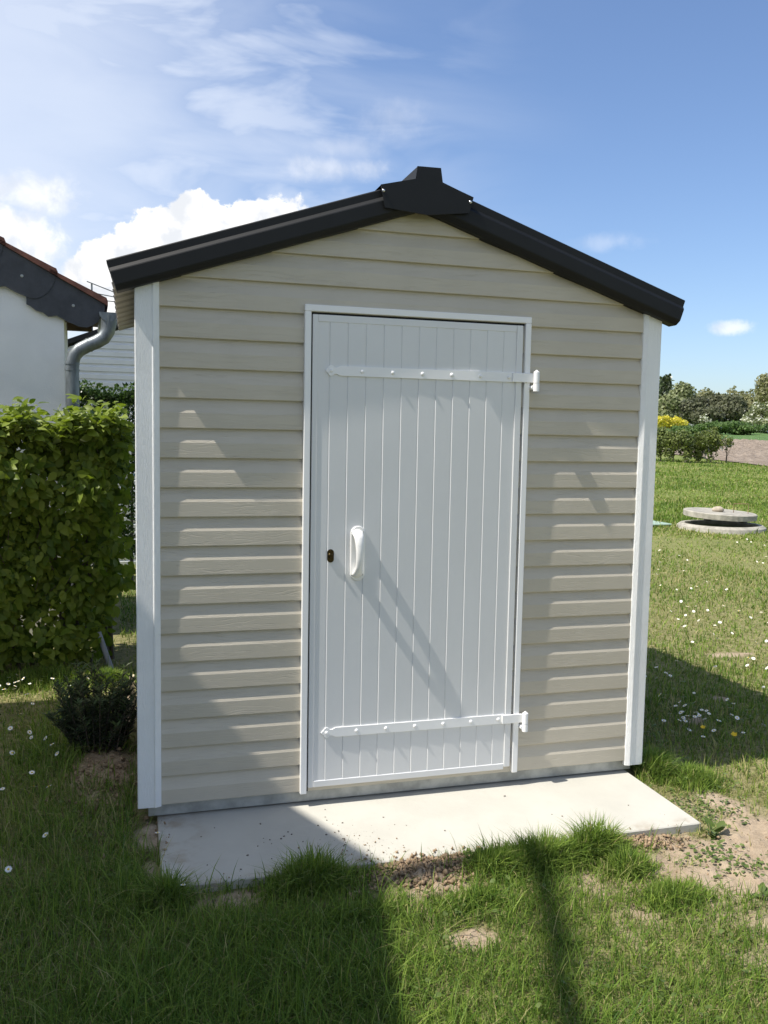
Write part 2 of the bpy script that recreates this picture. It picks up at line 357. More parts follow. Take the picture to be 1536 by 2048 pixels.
# ------------------------------------------------------------------ terrain
_ks = rng.normal(size=(22, 2)); _ks /= np.linalg.norm(_ks, axis=1)[:, None]; _kl = np.geomspace(0.6, 26, 22); _kp = rng.uniform(0, 6.28, 22)
def wav(x, y, i0, i1):
    r = 0
    for i in range(i0, i1): r = r + np.sin((x * _ks[i, 0] + y * _ks[i, 1]) * _kl[i] + _kp[i] + 1.3 * np.sin((x * _ks[(i + 3) % 22, 1] - y * _ks[(i + 3) % 22, 0]) * _kl[i] * .6))
    return r / math.sqrt(i1 - i0)
G0 = -0.092
def base_h(x, y):
    s = x * .56 + y * .83 - 7
    s = np.where(s < 30, np.log1p(np.exp(np.clip(s, -40, 30))), s)
    s = np.where(s > 165, 165 + (s - 165) * 0.15, s)
    return G0 + .022 * s
SOIL = [(2.50, -.98, .92, .54), (2.15, -.72, .52, .17), (.90, -.70, .25, .15), (2.06, -.93, .38, .27), (1.98, -.92, .26, .20), (1.78, -.60, .26, .05), (.86, -.60, .17, .07), (1.04, -.62, .08, .045), (-.22, .52, .18, .38),
        (-.05, -.12, .05, .14), (-.05, -.36, .03, .12), (.22, -.63, .15, .04), (-.62, -.2, .10, .06), (.93, -1.05, .075, .055), (1.95, -1.32, .2, .10),
        (2.35, -.35, .08, .16), (-.14, 1.6, .06, .3), (3.3, .95, .10, .05), (4.1, 1.9, .16, .07), (2.9, .62, .09, .06)]
def soil_mask(x, y):
    mk = np.zeros_like(x); nz = wav(x * 1.6, y * 1.6, 13, 22) * .24 + wav(x, y, 8, 14) * .16
    for cx, cy, rx, ry in SOIL:
        r = np.sqrt(((x - cx) / rx) ** 2 + ((y - cy) / ry) ** 2)
        mk = np.maximum(mk, np.clip((1.15 - r - nz) / .5, 0, 1))
    return mk
def gz(x, y):
    x = np.asarray(x, float); y = np.asarray(y, float)
    near = np.exp(-((x - 1.5) ** 2 + (y - 1) ** 2) / 120.0)
    z = base_h(x, y) + near * wav(x, y, 4, 13) * .006 + wav(x, y, 0, 5) * .012 * (1 - near)
    # crumbly spoil heaped along the front of the slab
    z = z + .036 * np.exp(-(((x - .86) / .16) ** 2 + ((y + .615) / .06) ** 2)) + .02 * np.exp(-(((x - 1.70) / .20) ** 2 + ((y + .60) / .05) ** 2)) + .016 * np.exp(-(((x - 1.05) / .08) ** 2 + ((y + .61) / .045) ** 2))
    z = z + .05 * np.exp(-(((x + .3) / .25) ** 2 + ((y - .6) / .5) ** 2))
    return z
def gzf(x, y): return float(gz(np.array([x]), np.array([y]))[0])
def axis_lines(lo, hi, step, far_lo, far_hi):
    a = list(np.arange(lo, hi, step)); s = step; v = hi
    while v < far_hi: a.append(v); s = min(s * 1.16, 60); v += s
    a.append(far_hi); s = step; v = lo - step; b = []
    while v > far_lo: b.append(v); s = min(s * 1.16, 60); v -= s
    b.append(far_lo); return np.array(b[::-1] + a)
gx = axis_lines(-1.3, 3.6, .018, -1500, 1500); gy = axis_lines(-1.8, 2.6, .018, -1500, 1500)
X, Y = np.meshgrid(gx, gy, indexing='ij'); sm = soil_mask(X, Y)
Z = gz(X, Y) + sm * (rng.normal(0, .0035, X.shape) + np.abs(wav(X * 3, Y * 3, 14, 22)) * .007)
under = (X > .02) & (X < 2.06) & (Y > -.50); Z = np.where(under & (Y < 1.9), G0 - .05, Z)
n0, n1_ = X.shape; I = np.arange(n0 * n1_).reshape(n0, n1_)
F = np.stack([I[:-1, :-1], I[1:, :-1], I[1:, 1:], I[:-1, 1:]], -1).reshape(-1, 4)
rad = np.hypot(X - CAMP[0], Y - CAMP[1])
go = np_mesh('ground', np.stack([X, Y, Z], -1).reshape(-1, 3), [F], M['ground'], attrs={'soil': sm.ravel(), 'far': np.clip((rad.ravel() - 7) / 12, 0, 1)}, smooth=True)
tag(go, 'lawn ground with bare brown soil patches', None, None, 'structure')
def field(name, x0f, x1, y0, y1, nx, ny, lift, rough, material, lab):
    U, Vv = np.meshgrid(np.linspace(0, 1, nx), np.linspace(0, 1, ny), indexing='ij')
    yy = y0 + (y1 - y0) * Vv; xa = x0f(yy); xx = xa + (x1(yy) - xa) * U
    edge = np.minimum(np.minimum(U, 1 - U) * nx / 3, 1)
    zz = gz(xx, yy) + lift + edge * np.abs(rng.normal(0, rough, xx.shape))
    J = np.arange(nx * ny).reshape(nx, ny); Q = np.stack([J[:-1, :-1], J[1:, :-1], J[1:, 1:], J[:-1, 1:]], -1).reshape(-1, 4)
    o = np_mesh(name, np.stack([xx, yy, zz], -1).reshape(-1, 3), [Q], material, smooth=False)
    tag(o, lab, None, None, 'structure')
field('ploughed_field', lambda y: 23.2 + .28 * (y - 25), lambda y: 49.2 + 0 * y, 2, 120, 100, 330, .04, .075, M['plough'], 'bare ploughed field beyond the lawn')
field('crop_field', lambda y: 49.3 + 0 * y, lambda y: 90 + 0 * y, 2, 190, 50, 180, .06, .05, M['crop'], 'strip of young green crop behind the ploughed soil')

# ------------------------------------------------------------------ shed
CRS = 0.1143; WX = 2.068; XC = 1.0245; ZR = 2.495; SL = 0.334; DEP = 1.95
shed = empty('garden_shed', (1.03, 0.0, -.06), 'small beige clad garden shed with white door and anthracite roof', 'garden shed')
def rake_z(x): return ZR - SL * abs(x - XC)
# siding: eighteen dutch-lap courses to the eaves and on up into the gable
prof = [(-.0020, 0.0), (-.0160, 0.0), (-.0172, .0025), (-.0166, .0585), (-.0158, .0610), (-.0138, .0680), (-.0044, .1010), (-.0034, .1060), (-.0030, .1143)]
mb = MB()
k = 0
while k * CRS < ZR - .05:
    rows = []
    for (y, z) in prof:
        zz = k * CRS + z + .0002; lim = (ZR - .03 - zz) / SL
        xa, xb = max(-.02, XC - lim), min(WX + .02, XC + lim)
        if xb <= xa: xa = xb = XC
        rows.append([(xa, y, zz), (xb, y, zz)])
    for i in range(len(rows) - 1): mb.add(rows[i] + rows[i + 1], [(0, 1, 3, 2)], 0, False)
    k += 1
mb.build('siding', M['siding'], shed)
for nm, xs, sg in (('side_wall', -.055, -1), ('side_wall', WX + .055, 1)):
    mb = MB()
    for k in range(18):
        mb.sheet([(xs - sg * y, k * CRS + z) for y, z in prof], 'y', .03, DEP, 0)
    mb.box(min(xs - sg * .03, xs - sg * .002), max(xs - sg * .03, xs - sg * .002), .03, DEP, 0, 2.03)
    mb.build(nm, M['siding'], shed)
mb = MB(); mb.prism([(-.05, 0), (WX + .05, 0), (WX + .05, 2.05), (XC, 2.40), (-.05, 2.05)], 'y', DEP, DEP + .02); mb.build('back_wall', M['siding'], shed)
def corner(name, x_out, x_in, zb):
    sg = 1 if x_in > x_out else -1
    plan = [(x_out, .075), (x_out, -.021), (x_out + sg * .003, -.024), (x_in - sg * .028, -.024), (x_in - sg * .024, -.0275), (x_in - sg * .020, -.0275), (x_in - sg * .002, -.020), (x_in, -.017), (x_in, -.001), (x_out + sg * .03, -.001), (x_out + sg * .03, .075)]
    mb = MB(); n = len(plan)
    vs = [(x, y, zb) for x, y in plan] + [(x, y, rake_z(x) - .035) for x, y in plan]
    mb.add(vs, [[i, (i + 1) % n, n + (i + 1) % n, n + i] for i in range(n)] + [list(range(n)), list(range(n, 2 * n))])
    mb.build(name, M['trim'], shed)
corner('corner_trim', -.090, 0.0, -.004); corner('corner_trim', 2.158, WX, -.022)
mb = MB(); mb.box(-.05, 2.118, .012, .06, -.055, .012, 0, .002); mb.build('base_rail', M['galv'], shed)
# barge trims along the rakes
tp = [(0.012, .03), (0.0, .02), (0.0, -.058), (.004, -.062), (.030, -.062), (.043, -.074), (.047, -.0755), (.094, -.0755), (.099, -.074), (.114, -.058), (.116, -.050), (.116, .0), (.104, .0)]
for sg, xe in ((-1, -.188), (1, 2.244)):
    u = Vector((sg * math.cos(math.atan(SL)), 0, -math.sin(math.atan(SL)))); nrm = Vector((sg * u.z * -1, 0, sg * u.x)) if False else Vector((-u.z * -sg * -1, 0, abs(u.x)))
    nrm = Vector((sg * abs(u.z), 0, abs(u.x)))
    A = Vector((xe, 0, rake_z(xe))); B = Vector((XC + sg * .06, 0, rake_z(XC + sg * .06)))
    mb = MB(); n = len(tp)
    vs = [A - nrm * d_ + Vector((0, y, 0)) for d_, y in tp] + [B - nrm * d_ + Vector((0, y, 0)) for d_, y in tp]
    mb.add(vs, [[i, (i + 1) % n, n + (i + 1) % n, n + i] for i in range(n)] + [list(range(n))])
    mb.build('barge_trim', M['dark'], shed)
# profiled roof sheets, dark above and beige beneath
pr = []; y = -.02
while y < DEP + .08:
    pr += [(y, 0), (y + .08, .0), (y + .10, .030), (y + .14, .030), (y + .16, 0)]; y += .19
for sg, xe in ((-1, -.180), (1, 2.236)):
    u = Vector((sg * math.cos(math.atan(SL)), 0, -math.sin(math.atan(SL)))); nrm = Vector((sg * abs(u.z), 0, abs(u.x)))
    A = Vector((xe, 0, rake_z(xe))); B = Vector((XC, 0, ZR)); mb = MB(); n = len(pr)
    for off, mi in ((-.030, 0), (-.036, 1)):
        vs = [A + nrm * (off + h) + Vector((0, y, 0)) for y, h in pr] + [B + nrm * (off + h) + Vector((0, y, 0)) for y, h in pr]
        mb.add(vs, [[i, i + 1, n + i + 1, n + i] for i in range(n - 1)], mi)
    mb.build('roof_sheet', [M['dark'], M['soffit']], shed)
def fac(x, z, y):     # point seen on the facade plane moved to depth y
    t = (y - CAMP[1]) / (0 - CAMP[1]); return (CAMP[0] + (x - CAMP[0]) * t, CAMP[2] + (z - CAMP[2]) * t)
capp = [fac(*q, -.09) for q in [(.861, 2.470), (.930, 2.487), (1.005, 2.505), (1.013, 2.556), (1.113, 2.558), (1.122, 2.502), (1.19, 2.478), (1.258, 2.455), (1.24, 2.390), (1.06, 2.368), (.88, 2.382)]]
mb = MB(); mb.prism(capp, 'y', -.092, -.085)
ridge = [(x, z - .0015) for x, z in capp[:1] + capp[2:6] + capp[7:8]]
mb.sheet(ridge, 'y', -.084, DEP + .05); cap = mb.build('ridge_cap', M['dark'], shed)
for x, z in (fac(.872, 2.447, -.09), fac(1.244, 2.435, -.09)):
    mb = MB(); mb.dome((x, -.092, z), .007, (0, -1, 0), .005); mb.build('screw', M['steel'], cap)
# door frame
mb = MB()
fx0, fx1, ft = .553, 1.5235, 1.979
mb.box(fx0, fx0 + .026, -.033, -.001, -.006, ft - .0265, 0, .002); mb.box(fx1 - .026, fx1, -.033, -.001, 0.0, ft - .0265, 0, .002); mb.box(fx0, fx1, -.033, -.001, ft - .026, ft, 0, .002)
mb.box(fx0 + .0262, fx0 + .034, -.018, -.001, 0, ft - .028, 1); mb.box(fx0 + .034, fx1 - .0262, -.018, -.001, ft - .036, ft - .028, 1)  # black strips painting the shadow in the gap around the leaf
mb.build('door_frame', [M['hardware'], M['black']], shed)
# door leaf
door = MB(); lx0, lx1, lz0, lz1 = .5855, 1.486, .018, 1.942; yf = -.0275
px0, px1 = lx0 + .022, 1.458
pf = [(px0, yf)]
for q in range(11):
    xg = .654 + .0745 * q; pf += [(xg - .0022, yf), (xg - .0012, yf + .0016), (xg - .0002, yf + .0012), (xg + .0034, yf - .0015), (xg + .0050, yf - .0015)]
pf += [(px1, yf)]
door.sheet(pf, 'z', lz0 + .028, lz1 - .028)
door.box(lx0, lx0 + .0218, -.0300, -.004, lz0, lz1, 0, .0015)                 # closing stile
door.box(px1, lx1, -.0325, -.004, lz0 + .012, lz1, 0, .0015)                  # hinge stile
door.box(lx0 + .022, px1 - .0002, -.0300, -.004, lz1 - .028, lz1, 0, .0015)   # top rail
door.box(lx0 + .022, px1 - .0002, -.0310, -.004, lz0, lz0 + .028, 0, .0025)   # weather rail
door.box(lx0 + .022, px1 - .0002, -.0235, -.004, lz0 + .028, lz1 - .028)
door = door.build('door', M['white'], shed)
def strap(zc, tilt):
    L0, L1, hh = .638, 1.452, .0195
    pts = [(L0, 0), (L0 + .006, .008), (L0 + .010, .009), (L0 + .013, .017), (L0 + .021, .022), (L0 + .030, .019), (L0 + .036, .0125), (L0 + .046, .0125), (L0 + .058, hh - .001), (L0 + .064, hh), (L1, hh)]
    poly = pts + [(x, -z) for x, z in pts[::-1][:-1]]
    mb = MB(); mb.prism([(x, zc + z) for x, z in poly], 'y', -.0340, -.0270)
    for q in range(7): mb.dome((.660 + .1275 * q, -.0340, zc), .0082, (0, -1, 0), .0055)
    so_ = mb.build('hinge_strap', M['hardware'], door)
    mb = MB(); mb.box(1.440, 1.535, -.0420, -.0343, zc - hh, zc + hh, 0, .0015)
    mb.tube([(1.545, -.050, zc - .021), (1.545, -.050, zc + .024)], .0128, 16); mb.dome((1.545, -.050, zc + .024), .0128, (0, 0, 1), .005, 16)
    mb.dome((1.545, -.050, zc + .028), .006, (0, 0, 1), .006, 10)
    mb.tube([(1.545, -.050, zc - .056), (1.545, -.050, zc - .0225)], .0132, 16); mb.tube([(1.535, -.0495, zc - .040), (1.534, -.018, zc - .040)], .010, 12)
    mb.build('hinge_pin', M['hardware'], door)
strap(1.725, 0); strap(.247, 0)
# pull handle
mb = MB(); hx = .778
oval = [(hx + .031 * math.cos(a), 0.990 + (.081 if math.sin(a) > 0 else -.081) + .031 * math.sin(a)) for a in np.linspace(0, 2 * math.pi, 33)[:-1]]
oval = [(x + (.003 if True else 0), z) for x, z in oval]
ins = [(hx + (x - hx) * .9, .992 + (z - .992) * .985) for x, z in oval]; n = len(oval)
mb.add([(x, -.0275, z) for x, z in oval] + [(x, -.0320, z) for x, z in oval] + [(x, -.0345, z) for x, z in ins], [[i, (i + 1) % n, n + (i + 1) % n, n + i] for i in range(n)] + [[n + i, n + (i + 1) % n, 2 * n + (i + 1) % n, 2 * n + i] for i in range(n)] + [list(range(2 * n, 3 * n))], 0)
gp = [(z_ * .86 + .992 * .14 - .002, y_, r_) for z_, y_, r_ in [(1.090, -.030, .024), (1.086, -.048, .0235), (1.072, -.064, .021), (1.045, -.073, .018), (1.005, -.078, .0155), (.965, -.078, .0145), (.932, -.072, .0145), (.908, -.058, .0185), (.896, -.044, .021), (.892, -.030, .022)]]
fine = []
for i in range(len(gp) - 1):
    for t in (0, .33, .66): fine.append([gp[i][j] * (1 - t) + gp[i + 1][j] * t for j in range(3)])
fine.append(gp[-1])
mb.tube([(hx, y, z) for z, y, r in fine], [r for *_, r in fine], 16, 0, (1.0, .62))
for sx, zz in ((-.022, 1.078), (.022, 1.078), (-.022, .903), (.022, .903)):
    mb.dome((hx + sx + .001, -.0340, zz), .0042, (0, -1, 0), .0025, 10, 1)
mb.build('pull_handle', [M['plastic'], M['galv']], door)
mb = MB(); ox, oz = .668, .982
sh = lambda r, h: [(ox + r * math.cos(a), oz + (h if math.sin(a) >= 0 else -h) + r * math.sin(a)) for a in np.linspace(0, 2 * math.pi, 29)[:-1]]
mb.prism(sh(.0135, .0135), 'y', -.0330, -.0270); mb.dome((ox, -.0330, oz + .001), .0105, (0, -1, 0), .004, 18); mb.tube([(ox, -.0335, oz), (ox, -.041, oz)], .0065, 16); mb.box(ox - .001, ox + .001, -.0414, -.0409, oz - .004, oz + .004)
for s_ in (-1, 1): mb.dome((ox, -.0330, oz + s_ * .019), .0028, (0, -1, 0), .0016, 8)
mb.build('lock', M['brass'], door)

# ------------------------------------------------------------------ slab in front of the shed
mb = MB(); mb.box(-.015, 2.097, -.553, 1.9, -.20, -.062, 0, .004)
tag(mb.build('concrete_slab', M['slab'], None, origin=(1.04, -.25, -.062)), 'pale cast concrete slab forming the doorstep in front of the shed', 'slab')

# ------------------------------------------------------------------ house on the left
TH = R(2.5)
hs = empty('white_house', (-.575, 3.50, G0), 'white rendered house with slate verge and red brown roof tiles', 'house', rz=TH)
z0 = -G0   # local heights above world zero
RS = .54
def tile_top(x): return 2.42 + z0 - RS * (x - .29)
mb = MB(); xr = -3.2
mb.prism([(-6.4, 0), (0, 0), (0, tile_top(0) - .14), (xr, tile_top(xr) - .14), (-6.4, tile_top(0) - .14)], 'y', 0.0, 1.2)
mb.build('wall', M['render'], hs, local=True)
mb = MB()
for sgn in (1, -1):
    for q in range(11):
        xa = .31 - q * .346; xb = xa - .40
        za, zb = tile_top(xa), tile_top(xb)
        f_ = (lambda x: x) if sgn > 0 else (lambda x: 2 * xr - x)
        if xb < xr: xb = xr; zb = tile_top(xr)
        poly = [(f_(xa), za + .012), (f_(xa - .010), za + .036), (f_(xa - .03), za + .044), (f_(xb), zb + .002), (f_(xb), zb - .022), (f_(xa), za - .022)]
        mb.prism(poly, 'y', -.06, 1.3)
mb.build('roof', M['tile'], hs, local=True)
for q in range(9):
    x0 = -.06 - q * .347; lx = lambda s_: s_ * .001125
    pts = [(0, 0), (311, 0), (308, 40), (292, 90), (265, 150), (232, 196), (195, 235), (150, 258), (80, 270), (10, 272), (-20, 296), (-42, 312), (-75, 305), (-110, 316), (-150, 309), (-172, 312), (-172, 250), (-90, 150), (-20, 60)]
    poly = [(x0 + lx(s_) - .0, tile_top(x0 + lx(s_)) - .024 - dd * .00104) for s_, dd in pts]
    mb = MB(); yy = -.034 - .007 * q; mb.prism(poly, 'y', yy, yy + .006)
    sl_ = mb.build('verge_slate', M['slate'], hs, local=True)
    xs_ = x0 + lx(113); mb = MB(); mb.dome((xs_, yy, tile_top(xs_) - .024 - .14), .011, (0, -1, 0), .004); 
    o = mb.build('screw', M['galv'], sl_, local=True)
mb = MB(); mb.prism([(.02, tile_top(.02) - .05), (.27, tile_top(.27) - .05), (.27, tile_top(.27) - .07), (.02, tile_top(.02) - .20)], 'y', -.02, 1.2)
for q in range(2): mb.box(.005, .20, .12 + q * .6, .20 + q * .6, tile_top(0) - .30, tile_top(.2) - .10)
mb.build('eaves_board', M['brownwood'], hs, local=True)
mb = MB(); gxc, gzc, gr_ = .315, 2.335 + z0, .068
hp = [(gxc + gr_ * math.cos(a), gzc + gr_ * math.sin(a)) for a in np.linspace(math.pi, 2 * math.pi, 13)]
mb.prism(hp, 'y', -.10, -.094); mb.sheet(hp, 'y', -.10, 1.2, 0, True); mb.sheet([(gxc + (gr_ - .004) * math.cos(a), gzc + (gr_ - .004) * math.sin(a)) for a in np.linspace(math.pi, 2 * math.pi, 13)], 'y', -.094, 1.2, 0, True)
mb.tube([(gxc + gr_, -.10, gzc), (gxc + gr_, 1.2, gzc)], .007, 8); mb.build('gutter', M['zinc'], hs, local=True)
mb = MB(); yp = -.045
pth = [(.318, yp, 2.315), (.315, yp, 2.26), (.305, yp, 2.20), (.275, yp, 2.150), (.225, yp, 2.118), (.165, yp, 2.090), (.105, yp, 2.055), (.068, yp, 2.010), (.055, yp, 1.955), (.053, yp, 1.90), (.053, yp, .0)]
pth = [(a, b_, c_ + z0) for a, b_, c_ in pth]
mb.tube(pth, [.058, .056, .053, .052, .050, .050, .050, .050, .049, .049, .049], 18)
for zz in (1.945, 1.90): mb.tube([(.0535, yp, zz + z0), (.0535, yp, zz + .012 + z0)], .0525, 18)
mb.tube([(.178, yp, 2.096 + z0), (.168, yp, 2.0915 + z0)], .0535, 18)
mb.build('downpipe', M['zinc'], hs, local=True)

# white clad outbuilding behind
ob = empty('white_outbuilding', (.45, 7.0, G0), 'white horizontally clad outbuilding seen in the gap behind the shed', 'outbuilding')
mb = MB(); xL, xR, xA = -.80, 1.7, .45
k = 0; OS = .40
def otop(x): return 2.59 + OS * (x + .30) if x <= xA else 2.59 + OS * (xA + .30) - OS * (x - xA)
zz = G0
while zz < otop(xA) - .06:
    rows = []
    for y, z in ((0, 0), (-.02, .004), (-.022, .05), (-.004, .062), (0, .085)):
        Zq = zz + z; xa = xL if Zq < otop(xL) - .03 else xA - (otop(xA) - .03 - Zq) / OS
        rows.append([(xa, 7 + y, Zq), (2 * xA - xa, 7 + y, Zq)])
    for i in range(4): mb.add(rows[i] + rows[i + 1], [(0, 1, 3, 2)])
    zz += .085
mb.box(xL + .01, 2 * xA - xL - .01, 7.02, 9.4, G0, otop(xL) - .05)
mb.build('wall', M['whitemetal'], ob)
mb = MB()
for sg in (-1, 1):
    xe = xA + sg * (xA - xL + .14); P4 = [(xe, otop(xe)), (xA, otop(xA)), (xA, otop(xA) + .055), (xe, otop(xe) + .055)]
    mb.prism(P4, 'y', 6.93, 9.5)
mb.build('roof', M['dark'], ob)
an = empty('roof_antenna', (-.55, 9.2, 2.62), 'thin metal aerial rods above the roof beside the gutter', 'antenna')
mb = MB(); mb.tube([(-.60, 9.2, 2.2), (-.60, 9.2, 3.42)], .012, 8); mb.build('mast', M['zinc'], an)
for a, b_ in (((-.66, 9.15, 3.44), (-.05, 9.3, 3.25)), ((-.58, 9.2, 3.30), (-.05, 9.3, 3.24)), ((-.58, 9.2, 3.21), (-.05, 9.3, 3.205))):
    mb = MB(); mb.tube([a, b_], .007, 6); mb.build('rod', M['zinc'], an)

# house out of frame on the left: its gable shades the left half of the lawn and wall
oh = empty('gabled_house', (-2.25, -.6, G0), 'gabled house just outside the left edge shading the lawn', 'house')
GX = -2.25; ct = math.cos(SUN_EL) * abs(math.sin(SUN_AZ)) / math.sin(SUN_EL); ty = abs(math.cos(SUN_AZ) / math.sin(SUN_AZ))
zap = (.775 - GX) / ct + G0; yap = -.56 - (.775 - GX) * ty
zN = zap - .60 * (1.55 - yap); zS = zap - .33 * (yap + 6.0)
mb = MB(); mb.prism([(1.45, G0), (1.45, zN - .06), (yap, zap - .10), (-5.9, zS - .06), (-5.9, G0)], 'x', GX - 7, GX - .12); mb.build('wall', M['render'], oh)
mb = MB(); mb.prism([(1.60, zN - .03), (yap, zap), (-6.1, zS), (-6.1, zS - .08), (yap, zap - .09), (1.60, zN - .11)], 'x', GX - 7.2, GX); mb.build('roof', M['tile'], oh)
mb = MB(); mb.box(GX - .125, GX - .10, -2.4, -1.3, .8, 2.1, 0, .01); mb.build('shutter', M['white'], oh)
# unseen tree shape added on the left to cast a soft shadow stripe on the grass
HB = 6.5
def src(x, y, h): return Vector((x - (h - G0) * ct, y - (h - G0) * ct * ty, h))
wf = empty('stripe_shadow_caster', tuple(src(1.36, -.60, HB))[:2] + (G0,), 'added unseen tree shape outside the left edge casting the shadow stripe on the grass', 'tree')
lp = [src(1.36, -.60, HB), src(1.31, -.76, HB), src(1.235, -.95, HB + .05), src(1.17, -1.14, HB), src(1.08, -1.32, HB - .04), src(1.03, -1.50, HB), src(.90, -1.9, HB + .1), src(.7, -2.5, HB + .3)]
t0 = lp[0]
mb = MB(); mb.tube([(t0.x - .05, t0.y, G0 - .1), (t0.x + .02, t0.y + .02, 1.5), (t0.x - .02, t0.y - .02, 3.0), tuple(t0)], [.06, .052, .046, .036], 9); mb.build('trunk', M['bark'], wf)
mb = MB(); mb.tube(lp, [.032, .044, .036, .043, .034, .042, .032, .02], 9)
for i in (2, 3, 4, 5):
    for q in range(3):
        p_ = lp[i].lerp(lp[i + 1], random.random()); dv = Vector((random.uniform(-.3, .3), random.uniform(-.25, .05), random.uniform(-.05, .25))); mb.tube([p_, p_ + dv * .5 + Vector((0, 0, .03)), p_ + dv], [.010, .007, .003], 5)
mb.build('limb', M['bark'], wf)

# ------------------------------------------------------------------ foliage tools
def basis(nrm, tip):
    nrm = nrm / np.linalg.norm(nrm, axis=1)[:, None]
    t = tip - nrm * (tip * nrm).sum(1)[:, None]; t /= np.linalg.norm(t, axis=1)[:, None] + 1e-9
    return nrm, t, np.cross(t, nrm)
LEAF = np.array([(0, 0, 0), (-.24, .18, .05), (0, .2, 0), (.24, .18, .05), (-.34, .48, .06), (0, .5, -.01), (.34, .48, .06), (-.22, .78, .02), (0, .8, -.05), (.22, .78, .02), (0, 1.06, -.13)])
LEAFQ = np.array([(1, 2, 5, 4), (2, 3, 6, 5), (4, 5, 8, 7), (5, 6, 9, 8)]); LEAFT = np.array([(0, 2, 1), (0, 3, 2), (7, 8, 10), (8, 9, 10)])
DIA = np.array([(0, 0, 0), (.32, .45, .07), (0, 1, -.05), (-.32, .45, .07)]); DIAQ = np.array([(0, 1, 2, 3)])
def leaves(P, nrm, tip, size, shape='leaf', wid=1.0):
    nrm, t, s = basis(nrm, tip); T, Q, Tr = (LEAF, LEAFQ, LEAFT) if shape == 'leaf' else (DIA, DIAQ, None)
    size = np.asarray(size)[:, None, None]
    V = P[:, None, :] + size * (s[:, None, :] * T[None, :, 0:1] * wid + t[:, None, :] * T[None, :, 1:2] + nrm[:, None, :] * T[None, :, 2:3])
    k = len(T); off = (np.arange(len(P)) * k)[:, None, None]
    F = [(Q[None] + off).reshape(-1, 4)]
    if Tr is not None: F.append((Tr[None] + off).reshape(-1, 3))
    return V.reshape(-1, 3), F, k
def leaf_obj(name, P, nrm, tip, size, m, parent, shape='leaf', wid=1.0, tint=None, loc=None, smooth=False):
    V, F, k = leaves(P, nrm, tip, size, shape, wid)
    if parent is not None:
        Mi = np.array(world_loc(parent).inverted()); V = V @ Mi[:3, :3].T + Mi[:3, 3]
    elif loc is not None: V = V - np.array(loc)
    tint = rng.uniform(0, 1, len(P)) if tint is None else tint
    return np_mesh(name, V, F, m, parent, {'tint': np.repeat(tint, k)}, smooth, loc if parent is None else None)
def unit(n):
    v = rng.normal(size=(n, 3)); return v / np.linalg.norm(v, axis=1)[:, None]

# hornbeam hedge
HY = 2.42
hb = empty('hornbeam_hedge', (-.9, HY + .35, G0), 'clipped hornbeam hedge with broad bright green leaves left of the shed', 'hedge')
def hedge_pts(n):
    x = rng.uniform(-2.0, -.11, n); kind = rng.uniform(0, 1, n)
    topz = 1.515 + .055 * np.sin(x * 5.2 + 1.8) + .03 * np.sin(x * 14) + .03 * np.exp(-((x + .55) / .2) ** 2) - .07 * np.clip((x + .35) / .25, 0, 1) + .035 * np.sin(x * 23)
    z = G0 + .10 + (topz - G0 - .10) * rng.uniform(0, 1, n); fr = HY + .0 + .32 * (x + .45) + .03 * np.sin(x * 7 + z * 4) + .05 * np.sin(z * 5.2 + x * 3) + .20 * np.clip((z - 1.15) / .42, 0, 1) ** 2
    y = fr + np.abs(rng.normal(0, .085, n)); nx = rng.normal(0, .35, n); ny = -np.ones(n); nz = rng.normal(.35, .35, n)
    tp_ = kind > .70; z = np.where(tp_, topz - np.abs(rng.normal(0, .05, n)), z); y = np.where(tp_, fr + rng.uniform(0, .62, n), y)
    ny = np.where(tp_, rng.normal(-.25, .4, n), ny); nz = np.where(tp_, 1.0, nz)
    inn = kind < .34; y = np.where(inn, fr + rng.uniform(.10, .6, n), y)
    shoot = kind > .955; z = np.where(shoot, topz + rng.uniform(.0, .16, n) * rng.uniform(0, 1, n), z)
    # right end thins out and recedes near the ground
    lim = -.13 - .16 * np.clip((.55 - z) / .6, 0, 1) - .03 * np.sin(z * 9)
    thin = np.clip((x + .42) / .3, 0, 1) * np.clip((1.1 - z) / .6, 0, 1)
    ok = (x < lim) & (rng.uniform(0, 1, n) > thin * .62)
    bulge = np.sin(x * 9 + 1.5 * np.sin(z * 5)) * np.sin(z * 8 + 1.3 * np.sin(x * 6)); y = y - .11 * bulge * ~tp_
    clump = np.sin(x * 17 + z * 11 + 2 * np.sin(z * 7)) * np.sin(z * 19 - x * 6 + 2 * np.sin(x * 9)); ok &= rng.uniform(0, 1, n) < .62 + .55 * clump + .3 * tp_
    return np.stack([x, y, z], 1)[ok], np.stack([nx, ny, nz], 1)[ok], tp_[ok]
P_, N_, tp_ = hedge_pts(31000)
tip = np.stack([rng.normal(0, .7, len(P_)), rng.normal(-.5, .4, len(P_)), np.where(tp_, rng.normal(.1, .5, len(P_)), rng.normal(-.6, .5, len(P_)))], 1)
tn = np.clip(rng.normal(.46, .30, len(P_)) + .30 * tp_, 0, 1)
leaf_obj('foliage', P_, N_ + rng.normal(0, .38, N_.shape), tip, rng.uniform(.036, .088, len(P_)), M['hornbeam'], hb, tint=tn, wid=.95)
mb = MB()
